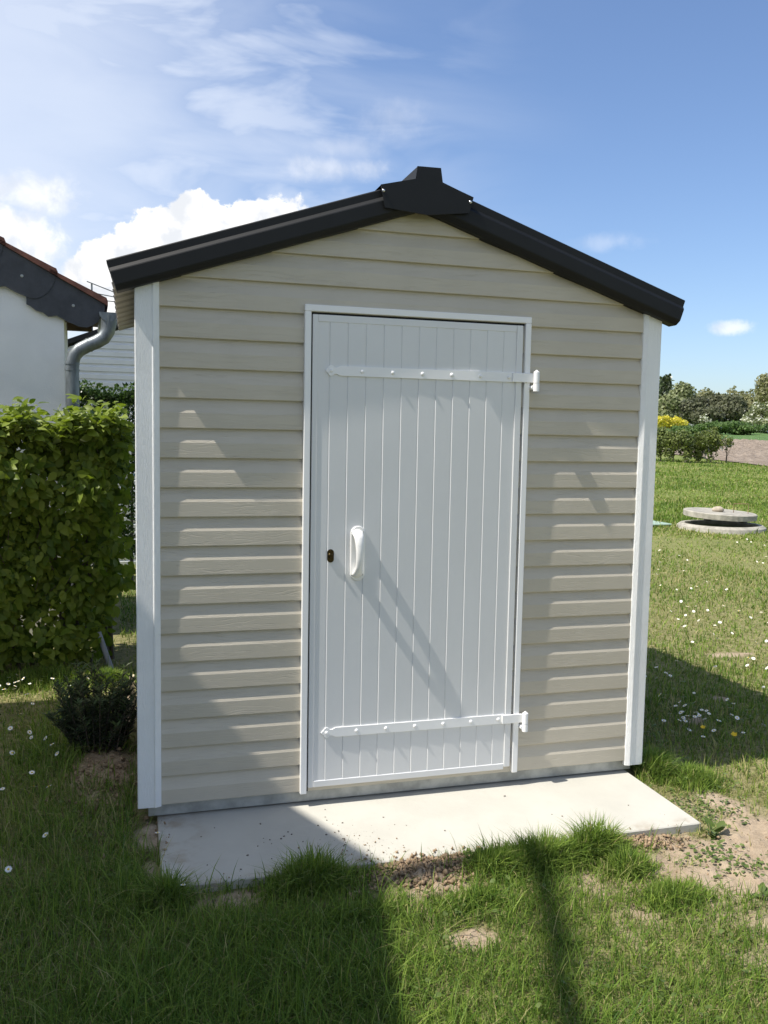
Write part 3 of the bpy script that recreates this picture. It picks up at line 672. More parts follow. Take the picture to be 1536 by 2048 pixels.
for q in range(26):
    x = -2.0 + q * .074 + random.uniform(-.02, .02); y = HY + .33 + .32 * (x + .45) + random.uniform(-.1, .1); pth = [(x, y, G0 - .02)]
    for j in range(1, 7): pth.append((x + random.uniform(-.05, .05), y + random.uniform(-.06, .06), G0 + j * .245))
    if x > -.24: pth = pth[:3] and [(a - .14, b_, c_) for a, b_, c_ in pth]
    mb.tube(pth, [.016, .014, .012, .010, .008, .006, .004], 6)
    for j in range(7):
        a = random.uniform(.15, 1.4); mb.tube([(x - .06, y, G0 + a), (min(x + random.uniform(-.2, .1), -.2), y - random.uniform(.1, .3), G0 + a + .16)], [.005, .002], 5)
mb.build('stems', M['bark'], hb)
# dark clipped hedge behind
db = empty('evergreen_hedge', (-.5, 5.75, G0), 'dark small leaved evergreen hedge below the white outbuilding', 'hedge')
n = 22000
x = rng.uniform(-1.35, .1, n); top = 1.83 + .03 * np.sin(x * 9 + 1); z = np.where(rng.uniform(0, 1, n) < .5, top - np.abs(rng.normal(0, .05, n)), rng.uniform(.2, 1.8, n)); y = np.where(z > top - .1, rng.uniform(5.4, 6.1, n), 5.4 + np.abs(rng.normal(0, .07, n)))
z = np.where(rng.uniform(0, 1, n) > .97, top + rng.uniform(0, .08, n), z)
leaf_obj('foliage', np.stack([x, y, z], 1), unit(n) + np.array([0, -.4, .6]), unit(n) + np.array([0, 0, .6]), rng.uniform(.025, .05, n), M['box'], db, 'dia', 1.2)
mb = MB()
for q in range(8): mb.tube([(-1.3 + q * .17, 5.75, G0 - .02), (-1.28 + q * .17, 5.75, 1.6)], [.02, .006], 6)
mb.build('stems', M['bark'], db)
# rosemary-like bush beside the shed
rx, ry = -.262, .86
rb = empty('rosemary_bush', (rx, ry, G0), 'dark needle leaved bush growing in the bare soil beside the shed', 'bush')
mb = MB(); PP = []; NN = []; TT = []; SS = []
for q in range(72):
    a = random.uniform(0, 6.283); sp = random.uniform(.0, .13); br = .11 * random.random() ** .5; h = random.uniform(.14, .43) * (1 - 4 * br * br - sp); bx, by = rx + math.cos(a) * br, ry + math.sin(a) * br; zb = gzf(rx, ry)
    pth = [Vector((bx + math.cos(a) * sp * t, by + math.sin(a) * sp * t, zb + h * t ** .8)) for t in (0, .35, .7, 1)]
    mb.tube(pth, [.004, .003, .002, .001], 4)
    for j in range(60):
        t = random.uniform(.02, 1); i = min(int(t * 3), 2); p_ = pth[i].lerp(pth[i + 1], t * 3 - i if t < 1 else 1)
        PP.append(p_); b_ = random.uniform(0, 6.283); TT.append((math.cos(b_), math.sin(b_), .7)); NN.append((-math.cos(b_) * .7, -math.sin(b_) * .7, 1)); SS.append(random.uniform(.025, .055))
mb.build('stems', M['bark'], rb)
leaf_obj('foliage', np.array(PP), np.array(NN), np.array(TT), SS, M['rosemary'], rb, 'dia', .42)
# batten and pipe
mb = MB(); mb.box(-.122, -.096, 1.14, 1.19, gzf(-.11, 1.16) - .02, .205, 0, .003)
tag(mb.build('timber_batten', M['timber'], origin=(-.11, 1.165, .0)), 'short pale timber batten standing against the left side of the shed', 'batten')
mb = MB(); mb.tube([(-.318, 2.44, .155), (-.235, 2.34, gzf(-.25, 2.30) + .02)], .017, 14)
tag(mb.build('plastic_pipe', M['grey'], origin=(-.25, 2.3, G0)), 'short grey pipe leaning in the shade at the foot of the hornbeam hedge', 'pipe')

# ------------------------------------------------------------------ well on the lawn
wx, wy = 9.24, 8.83; wz = gzf(wx, wy)
well = empty('concrete_well_ring', (wx, wy, wz), 'round concrete ring of a well set in the lawn with dark opening', 'well')
mb = MB(); nn = 40
def ringp(r, z): return [(wx + r * math.cos(2 * math.pi * q / nn), wy + r * math.sin(2 * math.pi * q / nn), wz + z) for q in range(nn)]
rs_ = [ringp(.72, -.05), ringp(.69, .05), ringp(.64, .085), ringp(.575, .085), ringp(.565, .06), ringp(.565, -.6)]
for i in range(5): mb.add(rs_[i] + rs_[i + 1], [[q, (q + 1) % nn, nn + (q + 1) % nn, nn + q] for q in range(nn)], 0, False)
mb.build('ring', M['conc'], well)
mb = MB(); mb.add(ringp(.565, -.10), [list(range(nn))]); mb.build('shaft_shade', M['black'], well)  # flat black disc standing in for the darkness inside the ring
lid = empty('manhole_cover', (wx, wy, wz + .13), 'heavy round pale concrete cover propped over the well ring', 'cover')
Rt = Matrix.Rotation(R(2.6), 4, (0.8, 0.6, 0)) ; lc = Vector((wx - .02, wy + .02, wz + .24))
mb = MB(); lv = []
for r, z in ((.0, .045), (.56, .045), (.575, .035), (.575, -.045), (.56, -.05), (0, -.05)):
    lv.append([tuple(lc + Rt @ Vector((r * math.cos(2 * math.pi * q / nn), r * math.sin(2 * math.pi * q / nn), z))) for q in range(nn)])
for i in range(5): mb.add(lv[i] + lv[i + 1], [[q, (q + 1) % nn, nn + (q + 1) % nn, nn + q] for q in range(nn)])
mb.build('disc', M['conc'], lid)
mb = MB(); c0 = lc + Rt @ Vector((.17, -.12, .04)); vx = Vector((.80, -.6, 0))
mb.tube([c0, c0 + Vector((0, 0, .15)), c0 + Vector((0, 0, .16)) + vx * .22, c0 + vx * .22], .006, 6); mb.build('lifting_wire', M['rust'], lid)
for a in (.3, 1.3):
    p_ = Vector((wx + .60 * math.cos(a), wy + .60 * math.sin(a), wz)); mb = MB(); mb.box(p_.x - .05, p_.x + .05, p_.y - .05, p_.y + .05, p_.z + .08, p_.z + .17, 0, .01)
    tag(mb.build('prop_block', M['greytimber'], origin=tuple(p_)), 'small block under the far side of the well lid' if a < 1 else 'small block under the left side of the well lid', 'block', 'blocks under the well lid')
def rock(name, c, sx, sy, sz, m, seed, n=2):
    import bmesh
    bm = bmesh.new(); bmesh.ops.create_icosphere(bm, subdivisions=n, radius=1.0); r_ = random.Random(seed)
    off = [Vector((r_.uniform(-1, 1), r_.uniform(-1, 1), r_.uniform(-1, 1))) for _ in range(5)]
    for v in bm.verts:
        k_ = 1 + .13 * sum(math.sin(3.1 * v.co.dot(o_) + 2 * o_.x) for o_ in off) / 2; v.co = Vector((v.co.x * sx * k_, v.co.y * sy * k_, v.co.z * sz * k_))
    for f in bm.faces: f.smooth = n > 1
    me = bpy.data.meshes.new(name); bm.to_mesh(me); bm.free(); o = link_mesh(name, me, m); o.location = c; return o
tag(rock('round_stone', tuple(lc + Vector((-.05, -.02, .085))), .09, .075, .055, M['stone'], 3, 3), 'rounded pale stone lying on top of the concrete well lid', 'stone')
mb = MB(); gxx, gyy = 8.35, 9.55; mb.box(gxx - .55, gxx + .22, gyy - .35, gyy + .3, gzf(gxx, gyy) + .01, gzf(gxx, gyy) + .045, 0, .012)
tag(mb.build('green_cover', M['greenplate'], origin=(gxx, gyy, gzf(gxx, gyy))), 'flat pale green cover lying in the grass beside the shed corner', 'cover')

# ------------------------------------------------------------------ far planting on the right
def at(az_deg, dist): return (CAMP[0] + dist * math.sin(R(az_deg)), CAMP[1] + dist * math.cos(R(az_deg)))
def tree(name, az_deg, dist, top, half, base, m, n, size, label, cat, group, shape='round', mats2=None, frac2=0.0, trunk=.25, dn=1.0, lumps=9):
    x0, y0 = at(az_deg, dist); zg = gzf(x0, y0); r0 = empty(name, (x0, y0, zg), label, cat, group)
    H = top - zg; zb = zg + base * H; cz = (top + zb) / 2; hz = (top - zb) / 2
    L = unit(lumps); L[:, 2] = np.abs(L[:, 2]) * rng.choice([1, 1, -1], lumps)
    lc_ = np.vstack([L * np.array([half, half, hz]) * rng.uniform(.45, .72, (lumps, 1)), [[0, 0, 0]]]); lr = np.append(rng.uniform(.34, .5, lumps), .62)
    n = int(n * dn); w = rng.choice(len(lr), n, p=lr ** 2 / (lr ** 2).sum()); u_ = unit(n); rr = lr[w] * (1 - np.abs(rng.normal(0, .18, n)))
    if shape == 'column':
        t = rng.uniform(0, 1, n); ra = half * (np.sin(np.pi * np.clip(t, .03, 1) ** .75) * .85 + .15) * (1 - .5 * t ** 3); an_ = rng.uniform(0, 6.283, n); q = np.sqrt(rng.uniform(.2, 1, n))
        P = np.stack([np.cos(an_) * ra * q, np.sin(an_) * ra * q, zb - cz + (top - zb) * t], 1) + rng.normal(0, half * .12, (n, 3))
    else: P = lc_[w] + u_ * rr[:, None] * np.array([half, half, hz])
    P = P + np.array([x0, y0, cz]); P[:, 2] = np.maximum(P[:, 2], zg + .02)
    tin = np.clip(.45 + .25 * np.sin(w * 2.1) + rng.normal(0, .2, n), 0, 1)
    nr = u_ + rng.normal(0, .5, (n, 3)); sz_ = rng.uniform(.6, 1.3, n) * size
    if mats2 is None: leaf_obj('crown', P, nr, unit(n), sz_, m, r0, 'dia', 1.5, tin)
    else:
        k_ = (rng.uniform(0, 1, n) < frac2 * (1 + np.sin(P[:, 0] * 3 + P[:, 2] * 4)))
        leaf_obj('crown', P[~k_], nr[~k_], unit((~k_).sum()), sz_[~k_], m, r0, 'dia', 1.5, tin[~k_])
        leaf_obj('blossom', P[k_] + u_[k_] * .1, nr[k_], unit(k_.sum()), sz_[k_] * .8, mats2, r0, 'dia', 1.8)
    mb = MB(); tr = max(.03, half * .06); mb.tube([(x0, y0, zg - .1), (x0 + tr * .4, y0, zg + H * .3), (x0 - tr * .3, y0 + tr, zg + H * .75)], [tr, tr * .7, tr * .2], 7)
    for q in range(6):
        a = random.uniform(0, 6.28); zz = zg + H * random.uniform(.15, .5)
        mb.tube([(x0, y0, zz), (x0 + math.cos(a) * half * .6, y0 + math.sin(a) * half * .6, zz + H * .25)], [tr * .45, tr * .12], 5)
    mb.build('trunk', M['bark'], r0); return r0
def azp(px): return 16.11 + math.degrees(math.atan((px - 768) / FPX))
def zpx(px, py, dist):     # height that a given line of sight reaches at a horizontal distance
    off = math.atan((px - 768) / FPX); hor = 866 + (px - 768) * .0185
    return CAMP[2] + dist * math.cos(off) * (hor - py) / FPX
T = [('poplar_tree', 1316, 330, 757, 3.0, .02, 'poplar', 900, 1.0, 'left slim dark poplar on the horizon beside the shed corner', 'poplar trees on the horizon', 'column'),
     ('poplar_tree', 1326, 330, 753, 2.4, .02, 'poplar', 900, 1.0, 'right slim dark poplar on the horizon next to the round willow', 'poplar trees on the horizon', 'column'),
     ('willow_tree', 1364, 160, 763, 2.3, .05, 'willow', 2600, .42, 'tallest rounded grey green willow right of the poplars', 'willows behind the field', 'round'),
     ('willow_tree', 1336, 150, 784, 2.3, .0, 'willow', 2200, .42, 'broad grey green willow below the two poplars', 'willows behind the field', 'round'),
     ('willow_tree', 1318, 152, 800, 1.8, .0, 'willow', 1400, .42, 'low willow half hidden by the white corner post of the shed', 'willows behind the field', 'round'),
     ('olive_green_tree', 1412, 175, 779, 2.4, .0, 'oliv', 1600, .45, 'pale olive tree behind the left end of the dark thicket', 'pale trees behind the dark thicket', 'round'),
     ('olive_green_tree', 1445, 178, 784, 3.0, .0, 'oliv', 1800, .45, 'pale feathery tree behind the middle of the dark thicket', 'pale trees behind the dark thicket', 'round'),
     ('olive_green_tree', 1466, 180, 776, 2.0, .0, 'oliv', 1300, .45, 'pale pointed tree rising highest behind the dark thicket', 'pale trees behind the dark thicket', 'round'),
     ('olive_green_tree', 1492, 176, 783, 2.6, .0, 'oliv', 1700, .45, 'pale tree behind the right end of the dark thicket', 'pale trees behind the dark thicket', 'round'),
     ('pale_crowned_tree', 1536, 165, 748, 2.5, .22, 'oliv', 2200, .42, 'tall pale crowned tree cut by the right edge', None, 'round'),
     ('dark_thicket_tree', 1384, 132, 790, 2.0, .0, 'darktree', 1900, .36, 'dark brownish tree left in the thicket beside the willow', 'dark trees of the thicket', 'round'),
     ('dark_thicket_tree', 1426, 135, 787, 2.4, .0, 'darktree', 2300, .36, 'dark brownish tree in the middle of the thicket', 'dark trees of the thicket', 'round'),
     ('dark_thicket_tree', 1464, 133, 791, 2.4, .0, 'darktree', 2300, .36, 'dark brownish tree right in the thicket beside the hawthorns', 'dark trees of the thicket', 'round'),
     ('dark_thicket_tree', 1404, 128, 812, 1.7, .0, 'darktree', 1500, .34, 'low dark bush at the foot of the thicket', 'dark trees of the thicket', 'round')]
for nm, px, ds, ty_, hf, bs, mt, nl, sz, lab, grp, shp in T:
    tree(nm, azp(px), ds, zpx(px, ty_, ds), hf * (1.3 if shp == 'round' else 1), bs, M[mt], nl, sz * 1.1, lab, 'tree', grp, shp, dn=2.0, lumps=16)
for px, ds, ty_, hf, lab in ((1505, 124, 800, 2.0, 'flowering hawthorn beside the dark thicket'), (1534, 122, 792, 2.2, 'tallest flowering hawthorn cut by the right edge'), (1520, 119, 826, 1.9, 'low hawthorn in front of the flowering ones'), (1404, 120, 829, .8, 'little white flowering hawthorn below the dark thicket'), (1484, 121, 833, .9, 'small white flowering hawthorn left of the taller ones')):
    tree('hawthorn', azp(px), ds, zpx(px, ty_, ds), hf, .0, M['haw'], 2000 if hf > 1 else 500, .30, lab, 'hawthorn', 'hawthorns by the thicket', 'round', M['blossom'], .22 if hf > 1 else .6)
for px, ds, ty_, hf, lab in ((1398, 107, 846, 2.0, 'green field bush behind the leafy shrub row'), (1428, 106, 843, 2.4, 'green field bush at the left of the crop strip'), (1458, 105, 842, 2.6, 'green field bush in the middle of the crop strip'), (1488, 105, 845, 2.3, 'green field bush at the right below the hawthorns'), (1365, 108, 848, 2.2, 'green field bush in front of the yellow flowers')):
    tree('green_bush', azp(px), ds, zpx(px, ty_, ds), hf, .0, M['mound'], 1900, .26, lab, 'bush', 'green bushes behind the crop')
# flowering rape patch
n = 2600; a_ = rng.uniform(azp(1296), azp(1366), n); d_ = rng.uniform(112, 122, n); x = CAMP[0] + d_ * np.sin(np.radians(a_)); y = CAMP[1] + d_ * np.cos(np.radians(a_))
zt = np.array([zpx(1335, 834 + 7 * ((q - azp(1296)) / (azp(1366) - azp(1296))) ** 3, 117) for q in a_])
z = zt - np.abs(rng.normal(0, .45, n)) + .12 * np.sin(a_ * 9)
o = leaf_obj('rape_flowers', np.stack([x, y, z], 1), unit(n) + np.array([0, 0, .8]), unit(n), rng.uniform(.2, .42, n), M['rape'], None, 'dia', 1.6, loc=(x.mean(), y.mean(), gzf(x.mean(), y.mean())))
tag(o, 'patch of yellow flowering rape behind the shrub row', 'flowers', None, 'stuff')
# leafy shrub row at the end of the lawn and a sapling
for i, (px, ds, ty_, hf, lab) in enumerate(((1318, 38.5, 852, .50, 'leafy shrub at the left end of the row by the shed post'), (1343, 38.2, 855, .45, 'second leafy shrub from the shed post in the row'), (1368, 38.0, 853, .50, 'leafy shrub in the middle of the row'), (1393, 38.3, 856, .45, 'leafy shrub right of the middle of the row'), (1418, 38.0, 852, .48, 'leafy shrub at the right end of the row by the sapling'))):
    tree('leafy_shrub', azp(px), ds, zpx(px, ty_, ds), hf, .04, M['shrub'], 1700, .088, lab, 'shrub', 'shrubs in a row at the end of the lawn', 'round', None, 0, lumps=14)
tree('sapling', azp(1449), 38.7, zpx(1449, 866, 38.7), .30, .42, M['shrub'], 260, .085, 'thin young sapling standing alone right of the shrub row', 'sapling', None)

# ------------------------------------------------------------------ grass
def blades(x, y, L, wd, lean, seg, tint, dry, z=None):
    n = len(x); z = gz(x, y) - .004 if z is None else z
    a = rng.uniform(0, 2 * np.pi, n); b_ = a + np.pi / 2 + rng.normal(0, .5, n)
    dirx, diry = np.cos(b_), np.sin(b_); wx_, wy_ = np.cos(a), np.sin(a)
    ts = np.linspace(0, 1, seg + 1); V = []
    for t in ts[:-1]:
        w = wd * (1 - .65 * t) / 2; ho = lean * L * t ** 1.9; zz = z + L * (t - .38 * lean * t ** 2.2)
        cx, cy = x + dirx * ho, y + diry * ho
        V += [np.stack([cx - wx_ * w, cy - wy_ * w, zz], 1), np.stack([cx + wx_ * w, cy + wy_ * w, zz], 1)]
    V.append(np.stack([x + dirx * lean * L, y + diry * lean * L, z + L * (1 - .38 * lean)], 1))
    k = 2 * seg + 1; V = np.stack(V, 1).reshape(-1, 3); o = (np.arange(n) * k)[:, None]
    Q = np.concatenate([o + np.array([2 * i, 2 * i + 1, 2 * i + 3, 2 * i + 2]) for i in range(seg - 1)]) if seg > 1 else np.zeros((0, 4), int)
    Tt = o + np.array([2 * seg - 2, 2 * seg - 1, 2 * seg])
    return V, [Q, Tt], np.repeat(tint, k), np.repeat(dry, k)
TUFT = [(.48, -.62, .14, .07, .135), (1.33, -.665, .17, .085, .125), (1.56, -.64, .13, .065, .14), (1.15, -.67, .10, .06, .11), (.0, -.60, .07, .06, .12), (.60, -.86, .2, .06, .05),
        (2.24, .02, .10, .10, .13), (2.38, -.10, .12, .12, .08), (-.60, 2.2, .4, .16, .12), (-.28, 2.12, .15, .1, .10), (1.66, -1.0, .12, .09, .07), (-.5, 1.0, .14, .5, .08), (-.13, -.55, .07, .2, .06), (1.35, -.9, .3, .14, .05),
        (-.35, -.5, .3, .3, .03), (.2, -.85, .22, .12, .05), (-.45, -.05, .16, .22, .06), (-.1, -1.2, .25, .2, .04), (.45, -1.15, .2, .16, .04), (1.0, -.86, .16, .06, .05), (1.62, -.78, .10, .08, .09)]
def tuftf(x, y):
    t = np.zeros_like(x)
    for cx, cy, rx_, ry_, h in TUFT: t = np.maximum(t, h * np.exp(-(((x - cx) / rx_) ** 2 + ((y - cy) / ry_) ** 2)))
    return t
def patchy(x, y): return np.clip(.5 + .28 * wav(x, y, 3, 9) + .14 * wav(x, y, 9, 15), 0, 1)
def blocked(x, y):
    b_ = (x > -.02) & (x < 2.10) & (y > -.556) & (y < 2.05)
    b_ |= (x > -.10) & (x < 2.17) & (y > -.01) & (y < 2.05)
    b_ |= (np.hypot(x - wx, y - wy) < .70)
    return b_
def lawn(n, r0, r1, a0, a1, Lm, wd, seg, name, lab, pw=1.0):
    u = rng.uniform(0, 1, n); r = r0 * (r1 / r0) ** (u ** pw); a = np.radians(rng.uniform(a0, a1, n))
    x = CAMP[0] + r * np.sin(a); y = CAMP[1] + r * np.cos(a)
    sm_ = soil_mask(x, y); pt = patchy(x, y); tf = tuftf(x, y)
    keep = ~blocked(x, y) & (rng.uniform(0, 1, n) > sm_ * .98 - tf * 2.2) & (rng.uniform(0, 1, n) < .55 + .6 * pt + tf * 8)
    keep &= ~((x > 23.2 + .28 * (y - 25)) & (x > 18))
    keep &= ~((y > 3.3) & (x < -.2)) & ~((x < -.1) & (y > HY + .15) & (y < 3.4) & (rng.uniform(0, 1, n) < .7))
    x, y, pt, tf, r = x[keep], y[keep], pt[keep], tf[keep], r[keep]; n = len(x)
    L = Lm * np.exp(rng.normal(0, .42, n)) * (.65 + .6 * pt) * (1 + .5 * np.clip(.95 - x, 0, 1) * (r < 4.4)) + tf * rng.uniform(.25, 1.05, n)
    L = np.minimum(L, .19); w = wd * rng.uniform(.6, 1.35, n) * np.maximum(1, r / 3.2) ** .8
    lean = np.clip(np.abs(rng.normal(.62, .40, n)), .05, 1.3)
    dz_ = np.clip(.5 + .5 * wav(x * 1.4 + 3, y * 1.4 - 2, 2, 8), 0, 1) ** 2; dry = (rng.uniform(0, 1, n) < .06 + .26 * dz_ * np.clip(1 - tf * 10, 0, 1) + .15 * np.clip(1 - pt * 1.6 - tf * 8, 0, 1)) * rng.uniform(.4, 1, n)
    tint = np.clip(rng.normal(.5, .26, n) + .35 * (.5 - pt) - tf * .4, 0, 1)
    V, F, ti, dr = blades(x, y, L, w, lean, seg, tint, dry)
    o = np_mesh(name, V, F, M['grass'], attrs={'tint': ti, 'dry': dr}); tag(o, lab, 'grass', None, 'stuff')
lawn(150000, 1.75, 4.3, -22, 62, .042, .0036, 3, 'lawn_grass', 'short uneven lawn grass around the slab and shed')
# dense long tufts
tx = []; ty2 = []
for cx, cy, rx_, ry_, h in TUFT[:11] + TUFT[12:13] + TUFT[19:]:
    n = int(2600 * min(1, rx_ * ry_ / .012) * (h / .12)); tx.append(rng.normal(cx, rx_ * .55, n)); ty2.append(rng.normal(cy, ry_ * .55, n))
x = np.concatenate(tx); y = np.concatenate(ty2); kp = ~blocked(x, y); x, y = x[kp], y[kp]; tf = tuftf(x, y); n = len(x)
V, F, ti, dr = blades(x, y, np.minimum(.20, .02 + tf * rng.uniform(.3, 1.25, n)), .0046 * rng.uniform(.6, 1.4, n), np.clip(np.abs(rng.normal(.5, .3, n)), .05, 1.1), 4, np.clip(rng.normal(.55, .28, n), 0, 1), (rng.uniform(0, 1, n) < .04) * rng.uniform(.4, 1, n))
tag(np_mesh('grass_tufts', V, F, M['grass'], attrs={'tint': ti, 'dry': dr}), 'longer grass tufts growing against the slab edge', 'grass', None, 'stuff')
lawn(170000, 4.3, 14.0, -14, 52, .040, .0042, 2, 'middle_lawn_grass', 'mown lawn grass in the middle distance')
lawn(130000, 14.0, 41.0, 20, 50, .055, .0050, 2, 'distant_lawn_grass', 'sunlit lawn grass reaching to the shrub row')
# broad weeds
def weed(x, y, r, nl, lab, up=.45, name='weed_plant'):
    zg = gzf(x, y); an_ = rng.uniform(0, 6.283, nl); t = np.stack([np.cos(an_), np.sin(an_), rng.uniform(.15, 1.0, nl) * up * 2], 1)
    nrm = np.stack([-np.cos(an_) * .5, -np.sin(an_) * .5, np.ones(nl)], 1) + rng.normal(0, .25, (nl, 3)); base = np.stack([x + rng.normal(0, r * .12, nl), y + rng.normal(0, r * .12, nl), zg + rng.uniform(0, r * .25, nl)], 1)
    tag(leaf_obj(name, base, nrm, t, rng.uniform(.6, 1.0, nl) * r, M['weed'], None, 'leaf', .8, loc=(x, y, zg)), lab, 'weed', 'weeds in the bare soil')
def ivy(x, y, sx, sy, n, lab):
    px_ = rng.normal(x, sx, n); py_ = rng.normal(y, sy, n); pz = gz(px_, py_) + rng.uniform(.004, .022, n)
    tag(leaf_obj('creeping_weed', np.stack([px_, py_, pz], 1), unit(n) * .5 + np.array([0, 0, 1]), unit(n) + np.array([0, 0, -.2]), rng.uniform(.009, .020, n), M['weed'], None, 'leaf', 1.3, loc=(x, y, gzf(x, y))), lab, 'weed', None, 'stuff')
weed(2.12, -.60, .075, 11, 'upright broad leaved weed by the right corner of the slab', .8)
weed(-.16, -.42, .075, 8, 'broad leaved weed in the shade left of the slab', .5)
weed(1.98, -1.06, .055, 8, 'tiny pale weed in the middle of the bare soil', .6)
weed(1.08, -.585, .05, 9, 'low weed on the soil heap at the slab edge', .4)
weed(-.45, -.75, .06, 9, 'small broad leaved weed in the dark lower left lawn', .3)
ivy(2.0, -.75, .07, .06, 140, 'low creeping weed on the soil below the slab corner'); ivy(2.28, -1.0, .07, .07, 140, 'creeping weed at the right edge of the bare soil'); ivy(2.25, -.38, .10, .10, 260, 'creeping weed along the right edge of the slab'); ivy(2.05, -.88, .10, .05, 110, 'sparse creeping weed in the middle of the bare soil')

n = 5200; x = rng.uniform(-1.2, 3.4, n); y = rng.uniform(-1.8, 1.2, n)
kp = ~blocked(x, y) & (np.sin(x * 5.1 + 2 * np.sin(y * 3.3)) * np.sin(y * 6.3 + 1.7 * np.sin(x * 4.1)) > .25) & (soil_mask(x, y) < .3); x, y = x[kp], y[kp]; n = len(x)
tag(leaf_obj('clover', np.stack([x, y, gz(x, y) + rng.uniform(.012, .045, n)], 1), unit(n) * .45 + np.array([0, 0, 1]), unit(n), rng.uniform(.010, .022, n), M['weed'], None, 'leaf', 1.35), 'small clover leaves scattered through the near lawn', 'clover', None, 'stuff')
# ------------------------------------------------------------------ soil crumbs, pebbles
def crumbs(name, spots, lab, m):
    ico = np.array([(0, 0, 1), (.9, 0, .2), (.28, .85, .25), (-.72, .53, .2), (-.72, -.53, .25), (.28, -.85, .2), (0, 0, -.6)]); tri = np.array([(0, 1, 2), (0, 2, 3), (0, 3, 4), (0, 4, 5), (0, 5, 1), (6, 2, 1), (6, 3, 2), (6, 4, 3), (6, 5, 4), (6, 1, 5)])
    Vs = []; cnt = 0
    for cx, cy, sx, sy, n, s0, s1, lift in spots:
        x = rng.normal(cx, sx, n); y = rng.normal(cy, sy, n); s_ = s0 + (s1 - s0) * rng.uniform(0, 1, n) ** 5
        on = (x > -.012) & (x < 2.094) & (y > -.55) & (y < -.02); z = np.where(on, -.062, gz(x, y) + rng.uniform(0, lift, n)) + s_ * .4
        a = rng.uniform(0, 6.28, n); sc_ = rng.uniform(.5, 1.4, (n, 3)); Q = ico[None] * s_[:, None, None] * sc_[:, None, :] * rng.uniform(.6, 1.4, (n, 7, 1))
        Q = np.stack([Q[..., 0] * np.cos(a)[:, None] - Q[..., 1] * np.sin(a)[:, None], Q[..., 0] * np.sin(a)[:, None] + Q[..., 1] * np.cos(a)[:, None], Q[..., 2]], -1)
        Vs.append((Q + np.stack([x, y, z], 1)[:, None, :]).reshape(-1, 3)); cnt += n
    Fq = (tri[None] + (np.arange(cnt) * 7)[:, None, None]).reshape(-1, 3)
    tag(np_mesh(name, np.concatenate(Vs), [Fq], m), lab, 'soil', None, 'stuff')
crumbs('soil_crumbs', [(.88, -.65, .14, .05, 3600, .0012, .012, .010), (1.04, -.605, .05, .025, 400, .002, .013, .015), (1.72, -.615, .13, .025, 1500, .002, .013, .012), (2.3, -.95, .45, .22, 2200, .0012, .007, .0),
                       (.68, -.42, .10, .08, 220, .001, .0055, 0), (-.22, .35, .12, .3, 1500, .002, .014, .01), (.2, -.6, .1, .04, 200, .001, .006, 0), (-.05, -.25, .03, .15, 150, .002, .008, 0), (.93, -1.05, .07, .06, 200, .001, .006, 0)], 'crumbly brown soil along the slab edge and in the bare patches', M['crumb'])
pb = rock('pebble', (0, 0, 0), 1, .85, .6, M['pebble'], 5, 1); pb.data.materials[0] = M['pebble']
first = True
for q in range(46):
    if q < 34: x, y = random.gauss(.52, .16), random.gauss(-.34, .12)
    else: x, y = random.uniform(.05, 2.0), random.uniform(-.5, -.05)
    if not (.0 < x < 2.08 and -.54 < y < -.02): continue
    o = pb if first else pb.copy(); 
    if not first: COL.objects.link(o)
    first = False; s_ = random.uniform(.0018, .0052); o.scale = (s_, s_, s_); o.location = (x, y, -.062 + s_ * .45); o.rotation_euler = (0, 0, random.uniform(0, 6))
    tag(o, 'tiny dark pebble scattered on the pale concrete slab', 'pebble', 'pebbles on the slab')

# ------------------------------------------------------------------ daisies
mb = MB(); npet = 13
for q in range(npet):
    a = 2 * math.pi * q / npet; c_, s_ = math.cos(a), math.sin(a); w = .0019
    mb.add([(c_ * .003 - s_ * w * .6, s_ * .003 + c_ * w * .6, 0), (c_ * .003 + s_ * w * .6, s_ * .003 - c_ * w * .6, 0), (c_ * .010 + s_ * w, s_ * .010 - c_ * w, .0012), (c_ * .0125, s_ * .0125, .0005), (c_ * .010 - s_ * w, s_ * .010 + c_ * w, .0012)], [(0, 1, 2, 3, 4)], 0)
mb.dome((0, 0, .0002), .0042, (0, 0, 1), .0028, 8, 1); mb.tube([(.004, .002, -.06), (0, 0, 0)], .0009, 5, 2)
proto = mb.build('daisy', [M['petal'], M['yellow'], M['weed']], None)
spots = []
def patch(n, fx, lab, grp):
    k_ = 0
    while k_ < n:
        x, y = fx()
        if bool(blocked(np.array([x]), np.array([y]))[0]): continue
        spots.append((x, y, lab, grp)); k_ += 1
patch(12, lambda: (random.gauss(-.80, .07), random.gauss(2.08, .10)), 'white daisy in the lit grass at the foot of the hornbeam hedge', 'daisies by the hornbeam hedge')
patch(16, lambda: (random.uniform(-.85, -.3), random.uniform(1.3, 2.15)), 'white daisy in the lit grass at the foot of the hornbeam hedge', 'daisies by the hornbeam hedge')
patch(14, lambda: (random.uniform(-.70, -.42), random.uniform(.25, 1.2)), 'white daisy in the shaded grass left of the bare soil', 'daisies in the shade left of the shed')
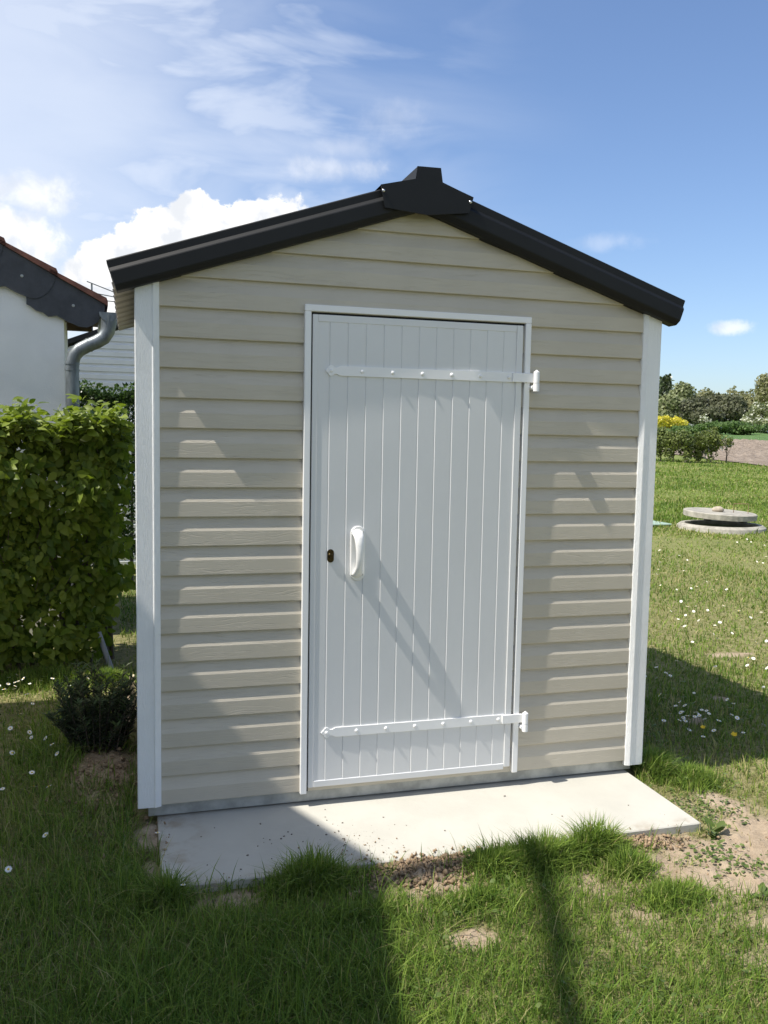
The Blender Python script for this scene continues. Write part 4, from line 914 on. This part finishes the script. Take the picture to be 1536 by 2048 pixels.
for p_ in ((-.42, -.13), (-.52, -.35), (-.02, -.20), (.05, -.62)): spots.append((*p_, 'single white daisy in the dark lawn left of the slab', 'daisies in the dark lawn'))
patch(40, lambda: (random.gauss(2.85, .20), random.gauss(.52, .16)), 'white daisy in the shadow right of the shed', 'daisies in the shadow right of the shed')
def sunny():
    while True:
        r = 5.6 * (14 / 5.6) ** random.random(); a = R(random.uniform(31, 43)); x, y = CAMP[0] + r * math.sin(a), CAMP[1] + r * math.cos(a)
        if math.sin(x * 2.3 + y) * math.sin(y * 1.9 - x * .7) > .1 or random.random() < .2: return x, y
patch(150, sunny, 'tiny white daisy dotting the sunny lawn before the well', 'daisies on the sunny lawn')
first = True
for x, y, lab, grp in spots:
    o = proto if first else proto.copy()
    if not first: COL.objects.link(o)
    first = False
    far = math.hypot(x - CAMP[0], y - CAMP[1]); s_ = random.uniform(.75, 1.15) * (1.0 if far < 6 else 1.15)
    o.location = (x, y, gzf(x, y) + (.05 if far < 6.5 else .042) + random.uniform(0, .025)); o.scale = (s_, s_, s_)
    tl = random.uniform(.1, .75); ta = random.uniform(0, 6.28); o.rotation_euler = (tl * math.cos(ta) + .15, tl * math.sin(ta) - .25, random.uniform(0, 6))
    tag(o, lab, 'daisy', grp)
# two yellow buttercups
for i, (x, y, lab) in enumerate(((2.83, .20, 'larger yellow buttercup among the daisies in the shadow right of the shed'), (2.74, .33, 'smaller yellow buttercup behind the larger one in the shadow'))):
    mb = MB(); mb.tube([(0, 0, -.07), (0, 0, 0)], .0011, 5, 1)
    for q in range(5):
        a = 2 * math.pi * q / 5; c_, s_ = math.cos(a), math.sin(a)
        mb.add([(0, 0, 0), (c_ * .010 - s_ * .008, s_ * .010 + c_ * .008, .006), (c_ * .017, s_ * .017, .011), (c_ * .010 + s_ * .008, s_ * .010 - c_ * .008, .006)], [(0, 1, 2, 3)], 0)
    o = mb.build('buttercup', [M['yellow'], M['weed']], None); o.location = (x, y, gzf(x, y) + .075); s_ = 1.0 if i == 0 else .8; o.scale = (s_, s_, s_); o.rotation_euler = (.4, -.3, 0); tag(o, lab, 'buttercup', 'buttercups')
